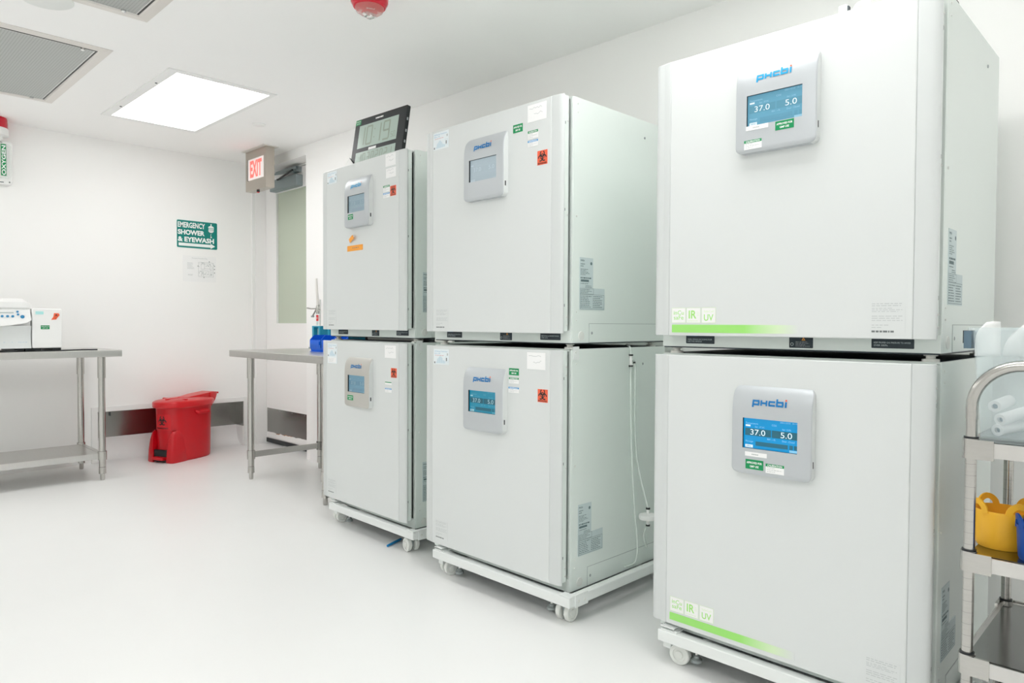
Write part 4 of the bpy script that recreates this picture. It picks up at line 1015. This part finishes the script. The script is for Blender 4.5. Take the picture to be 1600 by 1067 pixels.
for x, z in ((0, .845), (0, .802), (.017, .815), (.074, .232), (.074, .165)):
    m = MB(); m.cyl((x, yy0 - (.036 if x > .05 else 0), z - .003), (x, yy0 - (.036 if x > .05 else 0), z + .003), .0085, 'black', seg=12); m.build('clip', t)
m = MB(); m.lathe([(.006, .168), (.007, .185), (.034, .190), (.036, .195), (.036, .203), (.034, .208), (.007, .213), (.006, .232)], 'white', 26, (.074, yy0 - .036, 0)); m.build('disc_filter', t)

# ------------------------------------------------------------------ small things about the stacks
m = MB(); m.tube([(.0, 0, .0065), (.045, .018, .0065), (.11, .042, .0065)], [.0055, .0062, .005], 'penblue', 10)
tag(m.build('pen'), 'blue pen lying on the floor under the left incubator stack', 'pen', loc=(1.962, 2.757, 0))
t = thing('pipe_fitting', 'small white pipe fittings on top of the right incubator', 'pipe', (2.03, .70, 1.877))
m = MB(); m.rbox(-.012, .012, .015, .038, 0, .062, .004, 'white', .002); m.build('valve_body', t)
m = MB(); m.tube(smooth_path([(.0, -.005, .0), (.0, -.005, .045), (.0, -.022, .055), (.0, -.06, .056), (0, -.16, .056)]), .008, 'pvc', 10); m.build('elbow_pipe', t)
m = MB(); m.cyl((.0, -.028, .056), (0, -.045, .056), .012, 'white', seg=14); m.cyl((0, -.005, .010), (0, -.005, .025), .011, 'white', seg=14); m.build('coupling', t)
m = MB(); m.box(-.008, .008, .012, .015, .008, .058, 'darkgrey'); m.build('valve_seam', t)
m = MB(); m.cyl((0, 0, 0), (0, 0, .008), .010, 'white', seg=14); m.cyl((-.0, 0, .014), (.03, 0, .014), .009, 'black', seg=14)
tag(m.build('gas_port'), 'small black capped port on the near top edge of the right incubator', 'port', loc=(2.075, .478, 1.877))

# ------------------------------------------------------------------ utility cart at the right edge
KX, KY = 1.822, .366
t = thing('utility_cart', 'stainless steel shelf cart with arched handle at the right picture edge', 'cart', (2.03, .06, 0))
X0, X1, Y0_, Y1_ = KX - 2.03, 2.25 - 2.03, .366 - .06, -.28 - .06
posts = [(X0, Y0_), (X1, Y0_), (X0, Y1_), (X1, Y1_)]
LV = (.795, .545, .315, .12)
ztop = {0: .865, 1: .865}
for i, (x, y) in enumerate(posts):
    m = MB(); front = x == X0
    m.cyl((x, y, .075), (x, y, .88 if front else .83), .0115, 'steel', seg=18)
    for k in range(1, 28):
        z = .10 + k * .0254
        if z < .8: m.cyl((x, y, z - .0004), (x, y, z + .0004), .01156, 'steeld', seg=18)
    ps = m.build('post', t)
    m = MB(); m.cyl((x, y, .06), (x, y, .10), .013, 'castorgrey', seg=14); m.frame((x, y, .032), r=(1, 0, 0), u=(0, 0, 1)); m.lathe([(.030, -.011), (.032, -.008), (.032, .008), (.030, .011)], 'castorgrey', 22); m.build('caster', ps)
    for z in LV:
        m = MB(); m.lathe([(.0145, .021), (.0145, .026)], 'black', 18, (x, y, z)); m.build('sleeve', ps)
m = MB()
arc = [(X0, Y0_, .86)] + [(X0, Y0_ - .095 * (1 - math.cos(q)), .885 + .095 * math.sin(q)) for q in [k * PI / 2 / 10 for k in range(11)]]
arc2 = [(X0, Y1_ + .095 * (1 - math.cos(q)), .885 + .095 * math.sin(q)) for q in [PI / 2 - k * PI / 2 / 10 for k in range(11)]] + [(X0, Y1_, .86)]
m.tube(arc + arc2, .0122, 'steel', 16); lab(m.build('handle', t), 'arched tube handle')
for z in LV:
    m = MB()
    m.box(X0, X1, Y1_, Y0_, z + .012, z + .016, 'shelf')
    for b in ((X0 - .013, X0 - .009, Y1_, Y0_), (X1 + .009, X1 + .013, Y1_, Y0_), (X0, X1, Y0_ + .009, Y0_ + .013), (X0, X1, Y1_ - .013, Y1_ - .009)): m.box(*b, z - .016, z + .016, 'steelh')
    sh = m.build('shelf', t)
    for (x, y) in posts:
        m = MB(); sx = -1 if x == X0 else 1; sy = 1 if y == Y0_ else -1
        pts = [(x + .0165 * math.cos(q), y + .0165 * math.sin(q)) for q in [2 * PI * k / 20 for k in range(20)]]
        m.prism(pts, z - .022, z + .022, 'steel', True)
        m.box(min(x + sx * .0165, x + sx * .010), max(x + sx * .0165, x + sx * .010), min(y, y - sy * .045), max(y, y - sy * .045), z - .022, z + .021, 'steel')
        m.box(min(x, x - sx * .045), max(x, x - sx * .045), min(y + sy * .0165, y + sy * .010), max(y + sy * .0165, y + sy * .010), z - .022, z + .021, 'steel')
        m.build('corner_collar', sh)

# clear tub on the cart's top shelf
SZ = .795 + .0165
t = thing('clear_tub', 'clear plastic tub on the top cart shelf, holding rolls and bags', 'tub', (2.02, .17, SZ))
TX0, TX1, TY0, TY1, TH = 1.858 - 2.02, 2.19 - 2.02, .379 - .17, -.10 - .17, .244
m = MB(); seg = 5
def rect(d, z, r): return [(x, y, z) for x, y in m.rr(TX0 + d, TX1 - d, TY1 + d, TY0 - d, r, seg)]
m.loft([rect(.016, .006, .02), rect(.016, .0, .02), rect(.0, TH, .024), rect(-.008, TH, .026), rect(-.008, TH + .006, .026), rect(.003, TH + .006, .022), rect(.019, .004, .018)], 'tubclear', True, True)
m.build('tub_wall', t)
m = MB(); m.box(-.138, -.02, TY0 + .003, TY0 + .018, TH - .042, TH - .002, 'latch'); m.box(-.139, -.02, TY0 + .018, TY0 + .0195, TH - .030, TH - .001, 'black'); lab(m.build('lid_latch', t), 'grey-blue latch')
def roll(x, y, z, d, label):
    t = thing('paper_roll', label, 'roll', (x, y, z), 0, 'white rolls in the clear tub')
    D = Vector(d).normalized(); p0 = Vector((0, 0, 0)); R_ = .0135
    m = MB(); x_ = D.orthogonal().normalized(); y_ = D.cross(x_); rings = []
    for r_, l in ((.0062, .012), (.0062, 0), (R_ - .001, 0), (R_, .001), (R_, .11), (R_ - .001, .111), (.0062, .111), (.0062, .10)):
        rings.append([tuple(D * l + (x_ * math.cos(q) + y_ * math.sin(q)) * r_) for q in [2 * PI * k / 20 for k in range(20)]])
    m.loft(rings, 'paper', False, False); m.build('sheet', t)
    m = MB(); rings = [[tuple(D * l + (x_ * math.cos(q) + y_ * math.sin(q)) * .0060) for q in [2 * PI * k / 14 for k in range(14)]] for l in (.008, .10)]
    m.loft(rings, 'core', True, True); m.build('core', t)
roll(1.895, .337, SZ + .072, (1, -.08, .05), 'uppermost of the three white rolls in the clear tub')
roll(1.892, .326, SZ + .043, (1, -.42, .16), 'middle white roll of the three stacked in the clear tub')
roll(1.894, .331, SZ + .019, (1, -.40, .08), 'lowest of the three white rolls on the tub floor')
def bag(name, label, loc, sx, sy, sz, material, seed, drape=0.):
    R = random.Random(seed); m = MB(); n, k = 12, 20; ph = [R.uniform(0, 6) for _ in range(6)]
    rings = []
    for i in range(n + 1):
        v = -PI / 2 + PI * i / n; ring = []
        for j in range(k):
            q = 2 * PI * j / k
            f = 1 + .13 * math.sin(3 * q + ph[0] + 2 * v) + .10 * math.sin(5 * q - 3 * v + ph[1]) + .08 * math.sin(7 * v + 2 * q + ph[2]) + R.uniform(-.05, .05)
            ring.append((sx * math.cos(v) * math.cos(q) * f, sy * math.cos(v) * math.sin(q) * f, sz * math.sin(v) * (1 + .08 * math.sin(4 * q + ph[3]))))
        rings.append(ring)
    m.loft(rings, material, True, True, smooth=False)
    return tag(m.build(name), label, 'bag', loc=loc)
bag('plastic_bag', 'crumpled clear plastic bag low in the clear tub', (2.02, .15, SZ + .078), .10, .11, .055, 'bagclear', 4)
bag('plastic_bag', 'large white bag filling the upper part of the clear tub', (2.04, .175, SZ + .204), .100, .13, .058, 'bagwhite', 9)
m = MB(); R = random.Random(12)
for (x, y, h, wd, ln, pk) in ((1.895, .352, .036, .026, .15, .75), (1.93, .308, .046, .020, 1.2, .25), (1.96, .268, .042, .017, -.25, .45), (1.92, .238, .024, .024, .4, .6), (2.0, .31, .022, .03, .2, .7)):
    n = 9; v = []
    for i in range(n):
        k = i / (n - 1); z = -.05 + (h + .05) * k; bend = ln * .030 * k ** 3; w_ = wd * (1 - (1 - pk) * k ** 1.5); wv = .006 * math.sin(5 * k + x * 90)
        for q in (1, .33, -.33, -1): v.append((x - .012 * k + wv * q + .004 * math.cos(9 * q + k * 3), y + q * w_ - bend, z - (.012 * abs(q - .2) * k if pk < .8 else 0) - .010 * k * k * (q + .4)))
    f = [(4 * i + j, 4 * i + j + 1, 4 * i + j + 5, 4 * i + j + 4) for i in range(n - 1) for j in range(3)]
    m.add([(p[0] - 1.95, p[1] - .28, p[2]) for p in v], f, 'tissue', True)
o = m.build('tissue_sheets'); tag(o, 'torn white tissue sticking out over the rim of the clear tub', 'tissue', loc=(1.95, .28, SZ + .235))
sd = o.modifiers.new('thick', 'SOLIDIFY'); sd.thickness = .0012

# flexible tubs on the second shelf
def trug(loc, colr, label, r=.052, h=.085, rz=0.):
    t = thing('flexible_tub', label, 'tub', loc, rz)
    m = MB(); m.lathe([(r * .80, .010), (r * .86, .002), (r * .92, .0), (r * .97, .006), (r * 1.0, .02), (r * 1.06, h), (r * 1.03, h), (r * .95, .014), (.002, .012)], colr, 40, (0, 0, 0), False)
    m.lathe([(r * .86, .0), (.002, .0)], colr, 40, (0, 0, 0), False)
    m.build('tub_wall', t)
    for k, q0 in enumerate((.35, 1.92, 3.49, 5.06)):
        m = MB(); pts = []
        for i in range(13):
            u = i / 12; q = q0 + (u - .5) * .78; z = h - .006 + .024 * math.sin(PI * u) ** .5
            pts.append((r * 1.05 * math.cos(q), r * 1.05 * math.sin(q), z))
        V_ = []
        for i, p in enumerate(pts):
            g = Vector(pts[min(i + 1, 12)]) - Vector(pts[max(i - 1, 0)]); rad = Vector((p[0], p[1], 0)).normalized(); nn = g.normalized().cross(rad).normalized()
            V_.append((Vector(p), nn, rad))
        rings = [[tuple(p + nn * .0065 + rad * .002), tuple(p + nn * .0065 - rad * .002), tuple(p - nn * .0065 - rad * .002), tuple(p - nn * .0065 + rad * .002)] for p, nn, rad in V_]
        m.loft(rings, colr, True, True); m.build('handle', t)
    return t
S2 = .545 + .0165
trug((1.935, .325, S2), 'yellow', 'yellow flexible tub with loop handles on the middle cart shelf', rz=.4)
trug((1.868, .241, S2), 'blue', 'blue flexible tub beside the yellow one, cut by the picture edge', r=.044, h=.075, rz=.1)

# ------------------------------------------------------------------ camera, world, view
def camera():
    f, yaw, pitch, roll, h = 1102.0819, .79328, -.024753, .00452, 1.0645
    fw = Vector((math.sin(yaw) * math.cos(pitch), math.cos(yaw) * math.cos(pitch), math.sin(pitch)))
    r = Vector((math.cos(yaw), -math.sin(yaw), 0)); u = r.cross(fw)
    r2 = r * math.cos(roll) + u * math.sin(roll); u2 = -r * math.sin(roll) + u * math.cos(roll)
    M = Matrix(((r2.x, u2.x, -fw.x, 0), (r2.y, u2.y, -fw.y, 0), (r2.z, u2.z, -fw.z, h), (0, 0, 0, 1)))
    cd = bpy.data.cameras.new('camera'); cd.sensor_width = 36; cd.sensor_fit = 'HORIZONTAL'; cd.lens = f * 36 / 1600; cd.clip_start = .02
    o = bpy.data.objects.new('camera', cd); C.objects.link(o); o.matrix_world = M
    bpy.context.scene.camera = o
camera()
w = bpy.data.worlds.new('world'); bpy.context.scene.world = w; w.use_nodes = True
w.node_tree.nodes['Background'].inputs['Color'].default_value = (.9, .95, 1, 1); w.node_tree.nodes['Background'].inputs['Strength'].default_value = .3
vs = bpy.context.scene.view_settings
vs.view_transform = 'Standard'; vs.look = 'None'; vs.gamma = 1; vs.use_curve_mapping = False
vs.exposure = -0.13
cy = bpy.context.scene.cycles
cy.max_bounces = 24; cy.diffuse_bounces = 14; cy.glossy_bounces = 8; cy.transparent_max_bounces = 16
